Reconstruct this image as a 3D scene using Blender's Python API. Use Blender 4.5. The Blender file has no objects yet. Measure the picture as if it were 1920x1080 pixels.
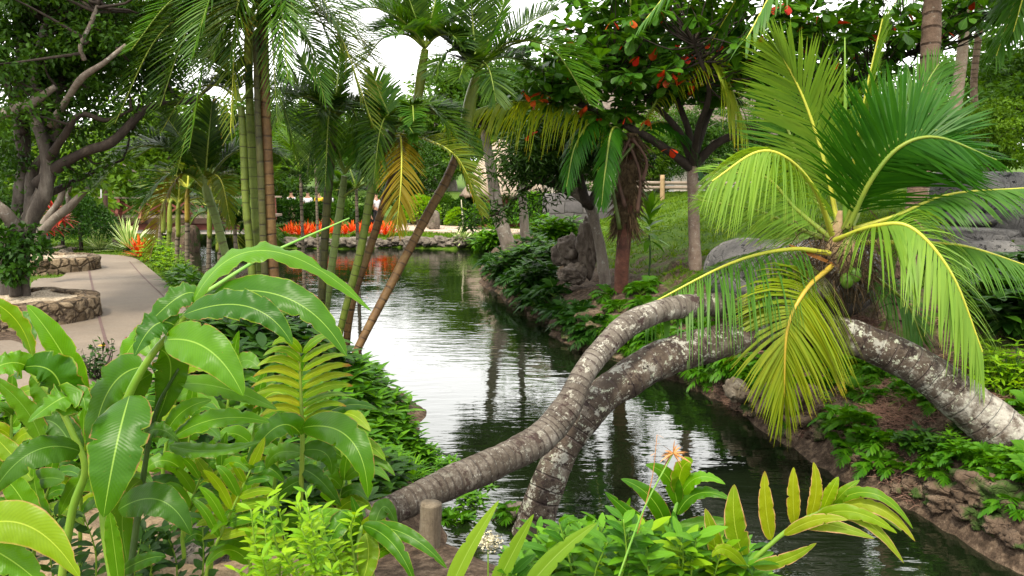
import bpy, math
import numpy as np
from mathutils import Vector
rng = np.random.default_rng(11)
C = bpy.context.scene.collection
F0, HOR = 1500.0, 340.0
TILT = math.atan(200/1500)
CAMZ = 2.6
A = lambda *a: np.array(a, float)

def ray(px, py):
    x = (px-960)/F0; y = (540-py)/F0; c, s = math.cos(TILT), math.sin(TILT)
    return A(x, c + y*s, -s + y*c)
def P(px, py, d):
    r = ray(px, py); return A(0, 0, CAMZ) + r*(d/r[1])
def G(px, py, z):
    r = ray(px, py); return A(0, 0, CAMZ) + r*((z-CAMZ)/r[2])
def unit(v):
    v = np.asarray(v, float); return v/np.maximum(np.linalg.norm(v, axis=-1, keepdims=True), 1e-9)
def ss(x, a, b):
    t = np.clip((np.asarray(x, float)-a)/(b-a), 0, 1); return t*t*(3-2*t)

# ------------------------------------------------------------------ value noise
_perm = rng.random((64, 64, 64))
def vnoise(x, y, z=0.0, f=1.0):
    x = np.asarray(x, float)*f; y = np.asarray(y, float)*f; z = np.zeros_like(x)+np.asarray(z, float)*f
    xi, yi, zi = np.floor(x).astype(int), np.floor(y).astype(int), np.floor(z).astype(int)
    fx, fy, fz = x-xi, y-yi, z-zi
    fx, fy, fz = [t*t*(3-2*t) for t in (fx, fy, fz)]
    r = 0
    for a in (0, 1):
        for b in (0, 1):
            for c in (0, 1):
                r = r + _perm[(xi+a) % 64, (yi+b) % 64, (zi+c) % 64]*(fx if a else 1-fx)*(fy if b else 1-fy)*(fz if c else 1-fz)
    return r*2-1
def fbm(x, y, z=0.0, f=1.0, o=4):
    r = 0; a = 1
    for i in range(o):
        r = r + a*vnoise(x, y, z, f); f *= 2.1; a *= .5
    return r

# ------------------------------------------------------------------ mesh building
class MB:
    def __init__(s): s.V = []; s.F = []; s.UV = []; s.R = []; s.M = []; s.n = 0
    def add(s, V, F, uv=None, rnd=None, m=0):
        V = np.asarray(V, float).reshape(-1, 3); F = np.asarray(F, int)
        if F.size == 0: return
        s.V.append(V); s.F.append(F+s.n); s.n += len(V)
        s.UV.append(np.zeros((len(V), 2)) if uv is None else np.asarray(uv, float).reshape(-1, 2))
        s.R.append(np.zeros(len(V))+(0 if rnd is None else rnd)); s.M.append(np.full(len(F), m))
    def merge(s, o):
        for V, F, U, R, M in zip(o.V, o.F, o.UV, o.R, o.M):
            pass
    def mesh(s, name, mats, off=(0, 0, 0), smooth=True):
        V = np.concatenate(s.V)-np.asarray(off, float); F = np.concatenate(s.F)
        U = np.concatenate(s.UV); R = np.concatenate(s.R); M = np.concatenate(s.M)
        me = bpy.data.meshes.new(name); k = F.shape[1]
        me.vertices.add(len(V)); me.vertices.foreach_set('co', V.astype('f').ravel())
        me.loops.add(F.size); me.loops.foreach_set('vertex_index', F.astype('i').ravel())
        me.polygons.add(len(F)); me.polygons.foreach_set('loop_start', (np.arange(len(F))*k).astype('i'))
        me.polygons.foreach_set('loop_total', np.full(len(F), k, 'i'))
        me.polygons.foreach_set('use_smooth', np.full(len(F), smooth))
        me.polygons.foreach_set('material_index', M.astype('i'))
        uvl = me.uv_layers.new(name='uv'); uvl.data.foreach_set('uv', U[F.ravel()].astype('f').ravel())
        at = me.attributes.new('rnd', 'FLOAT', 'POINT'); at.data.foreach_set('value', R.astype('f'))
        for m in (mats if isinstance(mats, (list, tuple)) else [mats]): me.materials.append(m)
        me.update(calc_edges=True)
        return me
    def obj(s, name, mats, parent=None, loc=None, smooth=True):
        """parent's world location is taken off; vertices are given in world space."""
        if parent is not None:
            off = np.array(parent['_w']); l = (0, 0, 0)
        else:
            off = np.zeros(3) if loc is None else np.asarray(loc, float); l = off
        o = bpy.data.objects.new(name, s.mesh(name, mats, off, smooth)); C.objects.link(o)
        o.location = l; o['_w'] = list(map(float, off))
        if parent is not None: o.parent = parent
        return o
def tag(o, label=None, cat=None, group=None, kind=None):
    if label: o['label'] = label
    if cat: o['category'] = cat
    if group: o['group'] = group
    if kind: o['kind'] = kind
    return o
def thing(name, label, cat, loc=(0, 0, 0), group=None):
    o = bpy.data.objects.new(name, None); C.objects.link(o); o.location = tuple(map(float, loc)); o['_w'] = list(map(float, loc))
    o.empty_display_size = .2
    return tag(o, label, cat, group)
def dup(o, loc, rz=0, sc=1, label=None, group=None, parent=None):
    c = o.copy(); C.objects.link(c)
    if parent is None:
        c.location = tuple(map(float, loc)); c.rotation_euler = (0, 0, rz); c.scale = (sc,)*3 if np.isscalar(sc) else sc
    else: c.parent = parent
    if label: c['label'] = label
    if group: c['group'] = group
    for ch in o.children: dup(ch, None, parent=c)
    return c

def catmull(pts, n):
    pts = np.asarray(pts, float)
    if len(pts) == 2: return pts[0]+(pts[1]-pts[0])*np.linspace(0, 1, n)[:, None]
    p = np.vstack([2*pts[0]-pts[1], pts, 2*pts[-1]-pts[-2]])
    m = len(pts)-1; t = np.linspace(0, m, n); i = np.minimum(t.astype(int), m-1); u = (t-i)[:, None]
    a, b, c, d = p[i], p[i+1], p[i+2], p[i+3]
    return .5*((2*b)+(c-a)*u+(2*a-5*b+4*c-d)*u**2+(3*b-a-3*c+d)*u**3)
def frames(pts, hint=(0, 0, 1)):
    T = np.gradient(pts, axis=0); T = unit(T)
    h = np.asarray(hint, float); h = np.broadcast_to(h, T.shape)
    U = h-(h*T).sum(1)[:, None]*T
    bad = np.linalg.norm(U, axis=1) < .05
    if bad.any():
        U[bad] = np.cross(T[bad], A(1, 0, .1))
    U = unit(U); S = unit(np.cross(T, U))
    return T, U, S
def tube(mb, pts, rad, seg=8, m=0, rnd=0, n=None, noise=0, nf=3, ring=None, cap=True, hint=(.3, .2, 1), uvs=1.0):
    pts = np.asarray(pts, float)
    rad = np.asarray(rad, float)*np.ones(len(pts))
    if n:
        rad = catmull(np.c_[rad, rad, rad], n)[:, 0]; pts = catmull(pts, n)
    L = np.r_[0, np.cumsum(np.linalg.norm(np.diff(pts, axis=0), axis=1))]
    if ring:
        L = L+ring[0]*(.75*vnoise(L*2.3/ring[0]/6, L*0+pts[0][0]*7, 3.1)+.25*vnoise(L*1.4/ring[0], L*0+pts[0][0]*3, 1.7)*.5)
        rad = rad*(1+ring[1]*np.exp(-(((L/ring[0]+.5) % 1-.5)/.13)**2))
    T = unit(np.gradient(pts, axis=0))
    # parallel transport
    U = np.zeros_like(T); h = np.asarray(hint, float)
    u = h-(h@T[0])*T[0]
    if np.linalg.norm(u) < .1: u = np.cross(T[0], A(1, 0, 0))
    for i in range(len(T)):
        u = u-(u@T[i])*T[i]; u = u/np.linalg.norm(u); U[i] = u
    S = np.cross(T, U)
    a = np.linspace(0, 2*math.pi, seg, endpoint=False)
    dirs = U[:, None]*np.cos(a)[None, :, None]+S[:, None]*np.sin(a)[None, :, None]
    R = rad[:, None]*np.ones(seg)
    V = pts[:, None]+dirs*R[:, :, None]
    if noise:
        k = fbm(V[..., 0], V[..., 1], V[..., 2], nf, 3); V = V+dirs*(R*k*noise)[:, :, None]
    k = len(pts)
    idx = np.arange(k*seg).reshape(k, seg); nx = np.roll(idx, -1, 1)
    F = np.stack([idx[:-1], nx[:-1], nx[1:], idx[1:]], -1).reshape(-1, 4)
    uv = np.stack([np.broadcast_to(a/(2*math.pi), (k, seg)), np.broadcast_to((L/(ring[0] if ring else uvs))[:, None], (k, seg))], -1)
    V = V.reshape(-1, 3); uv = uv.reshape(-1, 2)
    if cap:
        c = len(V); V = np.vstack([V, pts[0], pts[-1]]); uv = np.vstack([uv, [.5, 0], [.5, uv[-1, 1]]])
        cf = []
        for j in range(0, seg, 2):
            cf.append([c, idx[0, (j+2) % seg], idx[0, (j+1) % seg], idx[0, j]])
            cf.append([c+1, idx[-1, j], idx[-1, (j+1) % seg], idx[-1, (j+2) % seg]])
        F = np.vstack([F, cf])
    mb.add(V, F, uv, rnd, m)
def box(mb, c, s, rz=0, m=0, R=None, rnd=0):
    c = np.asarray(c, float); s = np.asarray(s, float)/2
    v = np.array([[x, y, z] for z in (-1, 1) for y in (-1, 1) for x in (-1, 1)])*s
    if R is None: R = np.array([[math.cos(rz), -math.sin(rz), 0], [math.sin(rz), math.cos(rz), 0], [0, 0, 1]])
    v = v@np.asarray(R).T+c
    f = [[0, 2, 3, 1], [4, 5, 7, 6], [0, 1, 5, 4], [2, 6, 7, 3], [0, 4, 6, 2], [1, 3, 7, 5]]
    # separate verts per face keep flat shading
    V = np.concatenate([v[q] for q in f]); mb.add(V, np.arange(24).reshape(6, 4), None, rnd, m)
def beam(mb, a, b, w, h, m=0):
    a, b = np.asarray(a, float), np.asarray(b, float); x = unit(b-a); up = A(0, 0, 1) if abs(x[2]) < .95 else A(0, 1, 0)
    y = unit(np.cross(up, x)); z = np.cross(x, y)
    box(mb, (a+b)/2, (np.linalg.norm(b-a), w, h), R=np.stack([x, y, z], 1), m=m)

def leaflets(mb, B, D, T, L, W, droop, m=0, K=5, rnd=None, curl=0, prof=None, G_=(0, 0, -1)):
    """N flat tapering blades. B base, D dir, T axis the width lies toward."""
    N = len(B); s = np.linspace(0, 1, K)
    pr = np.interp(s, [0, .2, .55, .85, 1], [.45, 1, .95, .5, .05]) if prof is None else np.interp(s, *prof)
    g = np.asarray(G_, float)
    Pp = B[:, None]+L[:, None, None]*(s[None, :, None]*D[:, None]+g*(droop*np.ones(N))[:, None, None]*(s**2)[None, :, None])
    # keep length
    Wd = unit(T-(T*D).sum(1)[:, None]*D)
    if curl: Wd = unit(Wd+rng.normal(0, curl, Wd.shape))
    off = Wd[:, None]*(W[:, None, None]*pr[None, :, None])/2
    V = np.stack([Pp-off, Pp+off], 2)      # N,K,2,3
    idx = np.arange(N*K*2).reshape(N, K, 2)
    F = np.stack([idx[:, :-1, 0], idx[:, :-1, 1], idx[:, 1:, 1], idx[:, 1:, 0]], -1).reshape(-1, 4)
    uv = np.zeros((N, K, 2, 2)); uv[..., 0, 0] = -1; uv[..., 1, 0] = 1; uv[..., 1] = s[None, :, None]
    r = rng.random(N) if rnd is None else rnd
    mb.add(V.reshape(-1, 3), F, uv.reshape(-1, 2), np.repeat(r, K*2), m)

def frond(mb, pts, n=60, L=.4, w=.03, hint=(0, 0, 1), ang=50, lift=.15, droop=.35, rr=.012, start=.12, sides=(1, -1),
          lprof=((0, .15, .45, .8, 1), (.55, .9, 1, .75, .35)), jit=.06, K=5, m=(0, 1), endang=25, tube_seg=5, shade=0.0):
    pts = catmull(pts, 28); k = len(pts)
    tube(mb, pts, np.linspace(rr, rr*.25, k), tube_seg, m=m[0], uvs=1, cap=False)
    hint = np.asarray(hint, float)
    T, U, S = frames(pts, hint)
    t = np.linspace(start, .995, n)
    for sd in sides:
        tt = np.clip(t+rng.normal(0, .15/n, n), 0, 1); x = tt*(k-1); i = np.minimum(x.astype(int), k-2); u = (x-i)[:, None]
        B = pts[i]*(1-u)+pts[i+1]*u; Tt = unit(T[i]*(1-u)+T[i+1]*u); Ss = unit(S[i]*(1-u)+S[i+1]*u)*sd; Uu = unit(np.cross(Ss, Tt))*sd
        Uu = unit(U[i])
        a = np.radians(ang+(endang-ang)*ss((tt-start)/(1-start), .4, 1)+rng.normal(0, 3, n))
        D = unit(Ss*np.sin(a)[:, None]+Tt*np.cos(a)[:, None]+Uu*lift+rng.normal(0, jit, (n, 3)))
        ll = L*np.interp((tt-start)/(1-start), *lprof)*(1+rng.normal(0, .05, n))
        r = np.clip(shade+rng.random(n)*.35, 0, 1)
        leaflets(mb, B, D, Tt+Uu*.35*1, ll, w*np.sqrt(ll/L), droop, m=m[1], K=K, rnd=r)

def bigleaf(mb, base, mid, tip, w, hint=(0, -.6, 1), fold=.25, wave=.12, wf=6, nl=40, nw=9, m=0, rnd=None, shape=1.0, curlend=0.0):
    """long ginger/heliconia leaf: base-mid-tip quadratic midrib, half width w"""
    b, mi, tp = [np.asarray(x, float) for x in (base, mid, tip)]
    c = 2*mi-.5*(b+tp); v = np.linspace(0, 1, nl)
    pts = ((1-v)**2)[:, None]*b+(2*v*(1-v))[:, None]*c+(v**2)[:, None]*tp
    T, U, S = frames(pts, hint)
    u = np.linspace(-1, 1, nw)
    pw = np.sin(np.pi*np.clip(v, 0, 1)**(.72*shape))**.62*(1-.15*v); pw[0] = .06; pw[-1] = .015
    ph = rng.random(2)*6; wv = np.zeros((nl, nw))
    env = np.sin(np.pi*v)[:, None]
    for sgn, p in ((-1, ph[0]), (1, ph[1])):
        k = (u*sgn > 0)
        wv[:, k] = (np.sin(v[:, None]*wf*2*np.pi+p)+.5*np.sin(v[:, None]*wf*4.7*np.pi+p*2))*np.abs(u[k])[None, :]**2.2*env
    pj = np.repeat(pw[:, None], nw, 1)
    if w > .02:
        for sgn in (-1, 1):
            for _ in range(rng.integers(0, 3)):
                v0 = rng.uniform(.25, .9); dep = rng.uniform(.12, .5); pj[:, u*sgn > 0] *= (1-dep*np.exp(-((v[:, None]-v0-.04*np.abs(u[u*sgn > 0])[None])/.014)**2)*np.abs(u[u*sgn > 0])[None]**2)
        tw = rng.normal(0, .22); S = unit(S*np.cos(tw*v)[:, None]+U*np.sin(tw*v)[:, None]); U = unit(np.cross(S, T))
        asym = 1+.12*rng.normal(); pj[:, u > 0] *= asym
    X = S[:, None]*((u[None, :]*pj)[:, :, None]*w*math.cos(fold))
    lift = (np.abs(u)[None, :]*pw[:, None]*w*math.sin(fold)) - (np.abs(u)[None, :]**2*pw[:, None]*w*.28) + wv*wave*w
    V = pts[:, None]+X+U[:, None]*lift[:, :, None]
    idx = np.arange(nl*nw).reshape(nl, nw)
    F = np.stack([idx[:-1, :-1], idx[:-1, 1:], idx[1:, 1:], idx[1:, :-1]], -1).reshape(-1, 4)
    uv = np.stack([np.broadcast_to(u, (nl, nw)), np.broadcast_to(v[:, None], (nl, nw))], -1)
    mb.add(V.reshape(-1, 3), F, uv.reshape(-1, 2), rng.random() if rnd is None else rnd, m)

def leafcloud(mb, pos, size, up=.6, m=0, asp=.42, rnd=None, droop=.15, dirs=None, fold=.18):
    """N folded pointed leaves (2 quads each)"""
    N = len(pos)
    D = unit(rng.normal(0, 1, (N, 3))*A(1, 1, .55)+A(0, 0, -droop)) if dirs is None else unit(dirs)
    Nn = unit(rng.normal(0, 1, (N, 3))*(1-up)+A(0, 0, 1)*up*1.6)
    S = unit(np.cross(D, Nn)); U = np.cross(S, D)
    l = (size*(.7+.6*rng.random(N)))[:, None]
    b = pos; t = pos+D*l-U*l*.12; mm = pos+D*l*.5-U*l*fold*.25
    lft = pos+D*l*.45-S*l*asp*.5+U*l*fold*.35; rt = pos+D*l*.45+S*l*asp*.5+U*l*fold*.35
    V = np.stack([b, rt, t, lft, mm], 1).reshape(-1, 3); i = np.arange(N)[:, None]*5
    F = np.concatenate([i+A(0, 1, 2, 4).astype(int), i+A(0, 4, 2, 3).astype(int)])
    uv = np.tile(A(0, 0, 1, .5, 0, 1, -1, .5, 0, .5).reshape(5, 2), (N, 1))
    r = rng.random(N) if rnd is None else rnd
    mb.add(V, F, uv, np.repeat(r, 5), m)
def ovate(mb, B, D, Nn, L, asp=.5, m=0, rnd=None, cup=.1, shape='obovate', droop=.1):
    """N broad rounded leaves, 4x2 grid each side"""
    N = len(B); D = unit(D); S = unit(np.cross(D, Nn)); U = np.cross(S, D); v = np.array([0, .25, .5, .75, .93, 1.0])
    pw = {'obovate': A(.08, .3, .75, 1, .62, .05), 'oval': A(.08, .8, 1, .75, .3, .02), 'lance': A(.1, .75, 1, .7, .3, .02)}[shape]
    l = L[:, None, None]
    c = B[:, None]+D[:, None]*(v[None, :, None]*l)-U[:, None]*((v**2)[None, :, None]*l*droop)
    o = S[:, None]*(pw[None, :, None]*l*asp*.5); q = U[:, None]*(pw[None, :, None]*l*asp*cup)
    V = np.stack([c-o+q, c, c+o+q], 2); k = len(v)
    idx = np.arange(N*k*3).reshape(N, k, 3)
    F = np.stack([idx[:, :-1, :-1], idx[:, :-1, 1:], idx[:, 1:, 1:], idx[:, 1:, :-1]], -1).reshape(-1, 4)
    uv = np.zeros((N, k, 3, 2)); uv[..., 0] = A(-1, 0, 1); uv[..., 1] = v[None, :, None]
    r = rng.random(N) if rnd is None else rnd
    mb.add(V.reshape(-1, 3), F, uv.reshape(-1, 2), np.repeat(r, k*3), m)

# ------------------------------------------------------------------ materials
class NT:
    def __init__(s, name, disp=False):
        s.m = bpy.data.materials.new(name); s.m.use_nodes = True; s.t = s.m.node_tree; s.t.nodes.clear()
        s.out = s.t.nodes.new('ShaderNodeOutputMaterial')
    def n(s, typ, **kw):
        nd = s.t.nodes.new('ShaderNode'+typ)
        for k, v in kw.items():
            if k.startswith('_'): setattr(nd, k[1:], v)
            else:
                i = nd.inputs[k.replace('__', ' ')] if not k[0] == 'i' or not k[1:].isdigit() else nd.inputs[int(k[1:])]
                if isinstance(v, bpy.types.NodeSocket): s.t.links.new(v, i)
                else: i.default_value = v
        return nd
    def math(s, op, a, b=0.0, c=0.0, clamp=False):
        nd = s.t.nodes.new('ShaderNodeMath'); nd.operation = op; nd.use_clamp = clamp
        for k, v in enumerate((a, b, c)):
            if isinstance(v, bpy.types.NodeSocket): s.t.links.new(v, nd.inputs[k])
            else: nd.inputs[k].default_value = v
        return nd.outputs[0]
    def mix(s, f, a, b, mode='MIX'):
        nd = s.t.nodes.new('ShaderNodeMix'); nd.data_type = 'RGBA'; nd.blend_type = mode; nd.clamp_factor = True
        for i, v in ((0, f), (6, a), (7, b)):
            if isinstance(v, bpy.types.NodeSocket): s.t.links.new(v, nd.inputs[i])
            else: nd.inputs[i].default_value = v if i == 0 else (*v, 1)
        return nd.outputs[2]
    def attr(s, name): return s.n('Attribute', _attribute_name=name).outputs['Fac']
    def uv(s):
        u = s.n('UVMap', _uv_map='uv'); x = s.n('SeparateXYZ', Vector=u.outputs[0]); return x.outputs[0], x.outputs[1], u.outputs[0]
    def geo(s): return s.n('NewGeometry').outputs['Position']
    def noise(s, scale, detail=4, rough=.6, vec=None, out=0):
        nd = s.n('TexNoise', Scale=scale, Detail=detail, Roughness=rough)
        s.t.links.new(vec if vec is not None else s.geo(), nd.inputs['Vector']); return nd.outputs[out]
    def ramp(s, f, stops):
        nd = s.t.nodes.new('ShaderNodeValToRGB'); s.t.links.new(f, nd.inputs[0]); e = nd.color_ramp.elements
        while len(e) < len(stops): e.new(.5)
        for el, (p, c) in zip(e, stops): el.position = p; el.color = (*c, 1) if len(c) == 3 else c
        return nd.outputs[0]
    def map(s, f, a, b, lo=0.0, hi=1.0):
        nd = s.t.nodes.new('ShaderNodeMapRange'); s.t.links.new(f, nd.inputs[0])
        for i, v in ((1, a), (2, b), (3, lo), (4, hi)): nd.inputs[i].default_value = v
        return nd.outputs[0]
    def bump(s, h, st=.3, dist=.02, normal=None):
        nd = s.n('Bump', Strength=st, Distance=dist, Height=h)
        if normal: s.t.links.new(normal, nd.inputs['Normal'])
        return nd.outputs[0]
    def pbsdf(s, col, rough=.6, spec=.5, normal=None, **kw):
        nd = s.t.nodes.new('ShaderNodeBsdfPrincipled')
        for k, v in (('Base Color', col), ('Roughness', rough), ('Specular IOR Level', spec), *kw.items()):
            k = k.replace('__', ' ')
            if isinstance(v, bpy.types.NodeSocket): s.t.links.new(v, nd.inputs[k])
            else: nd.inputs[k].default_value = (*v, 1) if (isinstance(v, tuple) and len(v) == 3) else v
        if normal: s.t.links.new(normal, nd.inputs['Normal'])
        return nd.outputs[0]
    def done(s, sh): s.t.links.new(sh, s.out.inputs[0]); return s.m

def leaf_mat(name, ca, cb, rough=.42, trans=.35, mid=None, tipc=None, tip0=.8, edge=None, veins=0, spec=.45, tcol=None, spots=None, nsc=3.0):
    ca, cb = [(c[0]*1.0, c[1]*.74, c[2]*.36) for c in (ca, cb)]; spec = spec*.42; rough = rough+.06
    t = NT(name); u, v, _ = t.uv(); r = t.attr('rnd'); nz = t.noise(nsc, 3)
    f = t.math('ADD', r, t.math('MULTIPLY', t.math('SUBTRACT', nz, .5), .9), clamp=True)
    col = t.mix(f, ca, cb); au = t.math('ABSOLUTE', u); normal = None
    if veins:
        w = t.math('SINE', t.math('MULTIPLY', t.math('ADD', t.math('SUBTRACT', v, t.math('MULTIPLY', au, .13)), t.math('MULTIPLY', t.noise(6, 3), .05)), veins*6.28))
        col = t.mix(t.map(w, -1, 1, 0, .10), col, tuple(c*.55 for c in ca))
        normal = t.bump(w, .08, .003)
    if edge:
        col = t.mix(t.map(t.math('ADD', au, t.math('MULTIPLY', t.noise(14, 3), .25)), edge[1], edge[1]+.12), col, edge[0])
    if veins:
        big = t.map(t.noise(9, 5, .7), .25, .75, .0, .55); col = t.mix(big, col, t.mix(1.0, col, (.55, .62, .5), 'MULTIPLY'))
        sp = t.map(t.noise(38, 5, .8), .665, .70); col = t.mix(t.math('MULTIPLY', sp, .8), col, (.20, .13, .03))
        eg = t.map(t.math('ADD', au, t.math('MULTIPLY', t.noise(17, 4, .7), .45)), 1.20, 1.25); col = t.mix(eg, col, (.24, .13, .05))
    if mid: col = t.mix(t.map(au, .012, .045, .7, 0), col, mid)
    if tipc:
        x = t.math('ADD', v, t.math('MULTIPLY', t.math('SUBTRACT', t.noise(5, 3), .5), .5))
        col = t.mix(t.map(x, tip0, tip0+.15), col, tipc)
    if spots: col = t.mix(t.map(t.noise(spots[2] if len(spots) > 2 else 22, 4, .7), spots[1], spots[1]+.06), col, spots[0])
    a = t.pbsdf(col, rough, spec, normal)
    tc = t.mix(1.0, col, tcol or (1.5, 1.35, .35), 'MULTIPLY')
    b = t.n('BsdfTranslucent', Color=tc)
    mx = t.n('MixShader', i0=trans, i1=a, i2=b.outputs[0])
    return t.done(mx.outputs[0])

def bark_mat(name, cs, scale=6, ringc=None, ringw=.14, lich=None, rough=.85, bump=.5, stretch=1.0, bscale=None, green=None):
    """cs: list of (pos,color) ramp on noise; ringc dark ring at uv.v integer; lichen (color, threshold, scale)"""
    dk = lambda c: tuple(x*.72 for x in c)
    cs = [(a_, dk(b_)) for a_, b_ in cs]; ringc = dk(ringc) if ringc else None; lich = [(dk(a_), b_, c_) for a_, b_, c_ in lich] if lich else None
    t = NT(name); u, v, uv = t.uv(); g = t.geo()
    mp = t.n('Mapping', Vector=g, Scale=(1, 1, stretch)); n1 = t.noise(scale, 6, .7, mp.outputs[0])
    col = t.ramp(n1, cs); h = n1
    if green:
        col = t.mix(t.map(t.noise(1.3, 3), green[1], green[1]+.15), col, green[0])
    if ringc:
        fr = t.math('FRACT', t.math('ADD', v, t.math('MULTIPLY', t.noise(4, 3), .35)))
        d = t.math('ABSOLUTE', t.math('SUBTRACT', fr, .5)); rm = t.math('MULTIPLY', t.map(d, .5-ringw, .5-ringw*.3, 0, .95), t.map(t.noise(6, 4), .3, .6, .25, 1))
        col = t.mix(rm, col, ringc); h = t.math('ADD', t.math('MULTIPLY', h, .6), t.math('MULTIPLY', rm, -.6))
    if lich:
        for c, th, sc in lich:
            lm = t.map(t.noise(sc, 5, .75), th, th+.04)
            col = t.mix(lm, col, c)
    if name.startswith('lichened'):
        wx_ = t.map(t.math('ADD', t.n('SeparateXYZ', Vector=g).outputs[0], t.math('MULTIPLY', t.noise(5, 5, .7), 1.2)), 3.7, 4.6); col = t.mix(t.math('MULTIPLY', wx_, t.map(t.noise(7, 5, .75), .44, .56)), col, (.38, .36, .31))
    if name.startswith('grey_coconut'):
        dx_ = t.map(t.math('ADD', t.n('SeparateXYZ', Vector=g).outputs[0], t.math('MULTIPLY', t.noise(3, 5, .7), .9)), .3, 1.3, .75, 0); col = t.mix(t.math('MULTIPLY', dx_, t.map(t.noise(9, 5, .75), .40, .52)), col, (.050, .035, .024))
    fine = t.noise(bscale or scale*6, 5, .75)
    col = t.mix(t.map(fine, .3, .7, .0, .55), col, t.mix(1.0, col, (.45, .42, .4), 'MULTIPLY'))
    nrm = t.bump(t.math('ADD', h, t.math('MULTIPLY', fine, .5)), bump, .03)
    return t.done(t.pbsdf(col, rough, .3, nrm))

def simple_mat(name, ca, cb=None, rough=.8, sc=8, bump=.3, spec=.3, bdist=.01):
    ca = tuple(x*.8 for x in ca); cb = tuple(x*.8 for x in cb) if cb else None
    t = NT(name); n1 = t.noise(sc, 5, .65); col = t.mix(t.map(n1, .3, .7), ca, cb or tuple(c*.6 for c in ca))
    return t.done(t.pbsdf(col, rough, spec, t.bump(n1, bump, bdist)))

M = {}
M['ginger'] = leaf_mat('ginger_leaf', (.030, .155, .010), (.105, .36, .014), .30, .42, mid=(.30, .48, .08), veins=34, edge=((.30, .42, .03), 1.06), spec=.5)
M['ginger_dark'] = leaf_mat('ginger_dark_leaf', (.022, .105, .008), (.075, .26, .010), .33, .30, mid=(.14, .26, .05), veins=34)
M['ginger_lime'] = leaf_mat('ginger_lime_leaf', (.10, .30, .012), (.20, .42, .015), .35, .45, mid=(.40, .50, .06), veins=30, edge=((.42, .28, .08), 1.02))
M['ginger_yellow'] = leaf_mat('ginger_yellow_leaf', (.17, .40, .02), (.30, .42, .02), .45, .45, mid=(.45, .50, .08), veins=20, tipc=(.25, .08, .02), tip0=.86, edge=((.14, .30, .015), .95))
M['ginger_burnt'] = leaf_mat('ginger_burnt_leaf', (.14, .32, .015), (.26, .40, .02), .45, .4, mid=(.40, .48, .08), veins=22, edge=((.55, .30, .18), .98), tipc=(.20, .07, .03), tip0=.95)
M['heli'] = leaf_mat('pointed_leaf', (.10, .27, .03), (.16, .36, .05), .4, .35, mid=(.30, .42, .10), edge=((.40, .40, .10), 1.1), veins=0)
M['stem'] = simple_mat('green_stem', (.12, .26, .02), (.20, .32, .03), .45, 6, .1)
M['stem_dark'] = simple_mat('dark_stem', (.02, .06, .01), (.05, .10, .02), .5, 6, .1)
M['reed'] = simple_mat('reed_stem', (.14, .36, .05), (.24, .42, .07), .4, 5, .05)
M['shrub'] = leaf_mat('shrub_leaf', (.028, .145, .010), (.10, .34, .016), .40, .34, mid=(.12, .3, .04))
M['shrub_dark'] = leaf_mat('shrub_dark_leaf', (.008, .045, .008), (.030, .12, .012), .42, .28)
M['lime'] = leaf_mat('lime_leaf', (.10, .34, .012), (.22, .50, .014), .42, .4)
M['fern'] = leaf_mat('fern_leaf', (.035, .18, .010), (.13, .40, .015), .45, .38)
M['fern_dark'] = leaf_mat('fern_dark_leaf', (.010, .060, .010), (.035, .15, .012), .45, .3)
M['areca'] = leaf_mat('areca_leaf', (.012, .058, .008), (.12, .29, .014), .38, .30, tipc=(.22, .20, .03), tip0=1.0)
M['areca_mid'] = leaf_mat('areca_mid_leaf', (.030, .14, .010), (.13, .32, .014), .38, .36, tipc=(.30, .26, .03), tip0=.98)
M['areca_yel'] = leaf_mat('areca_olive_leaf', (.07, .16, .012), (.20, .24, .015), .42, .38, tipc=(.40, .18, .02), tip0=.9)
M['areca_orange'] = leaf_mat('areca_orange_leaf', (.15, .17, .012), (.30, .24, .015), .5, .38, tipc=(.25, .06, .01), tip0=.92)
M['dead'] = leaf_mat('dead_leaf', (.22, .12, .06), (.34, .20, .10), .7, .2)
M['coco'] = leaf_mat('coconut_leaf', (.035, .16, .022), (.10, .28, .040), .36, .34, mid=(.14, .3, .07), tipc=(.34, .34, .03), tip0=1.02)
M['coco_dark'] = leaf_mat('coconut_dark_leaf', (.018, .12, .012), (.055, .25, .018), .36, .34)
M['coco_pale'] = leaf_mat('coconut_pale_leaf', (.11, .30, .06), (.20, .42, .08), .40, .36, tipc=(.44, .42, .06), tip0=.95)
M['coco_yel'] = leaf_mat('coconut_yellow_leaf', (.15, .30, .02), (.30, .40, .025), .40, .38, tipc=(.42, .30, .01), tip0=.92)
M['rach_y'] = simple_mat('yellow_rachis', (.50, .48, .04), (.40, .44, .05), .4, 4, .05)
M['rach_g'] = simple_mat('green_rachis', (.14, .24, .03), (.24, .28, .03), .45, 4, .05)
M['rach_o'] = simple_mat('orange_rachis', (.50, .34, .03), (.40, .30, .04), .45, 4, .05)
M['almond'] = leaf_mat('almond_leaf', (.014, .085, .014), (.075, .26, .022), .36, .32, mid=(.12, .28, .06))
M['almond_red'] = leaf_mat('almond_red_leaf', (.48, .03, .03), (.42, .12, .03), .4, .35, tcol=(1.4, .8, .5))
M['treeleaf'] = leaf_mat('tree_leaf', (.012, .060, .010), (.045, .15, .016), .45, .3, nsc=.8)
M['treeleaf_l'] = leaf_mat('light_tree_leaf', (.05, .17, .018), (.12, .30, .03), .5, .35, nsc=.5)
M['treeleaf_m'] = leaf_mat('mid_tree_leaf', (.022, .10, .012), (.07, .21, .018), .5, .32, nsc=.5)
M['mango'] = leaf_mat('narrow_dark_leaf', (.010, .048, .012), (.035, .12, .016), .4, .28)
M['brom'] = leaf_mat('bromeliad_leaf', (.40, .028, .015), (.80, .17, .032), .4, .25, tcol=(1.3, .8, .5))
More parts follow.
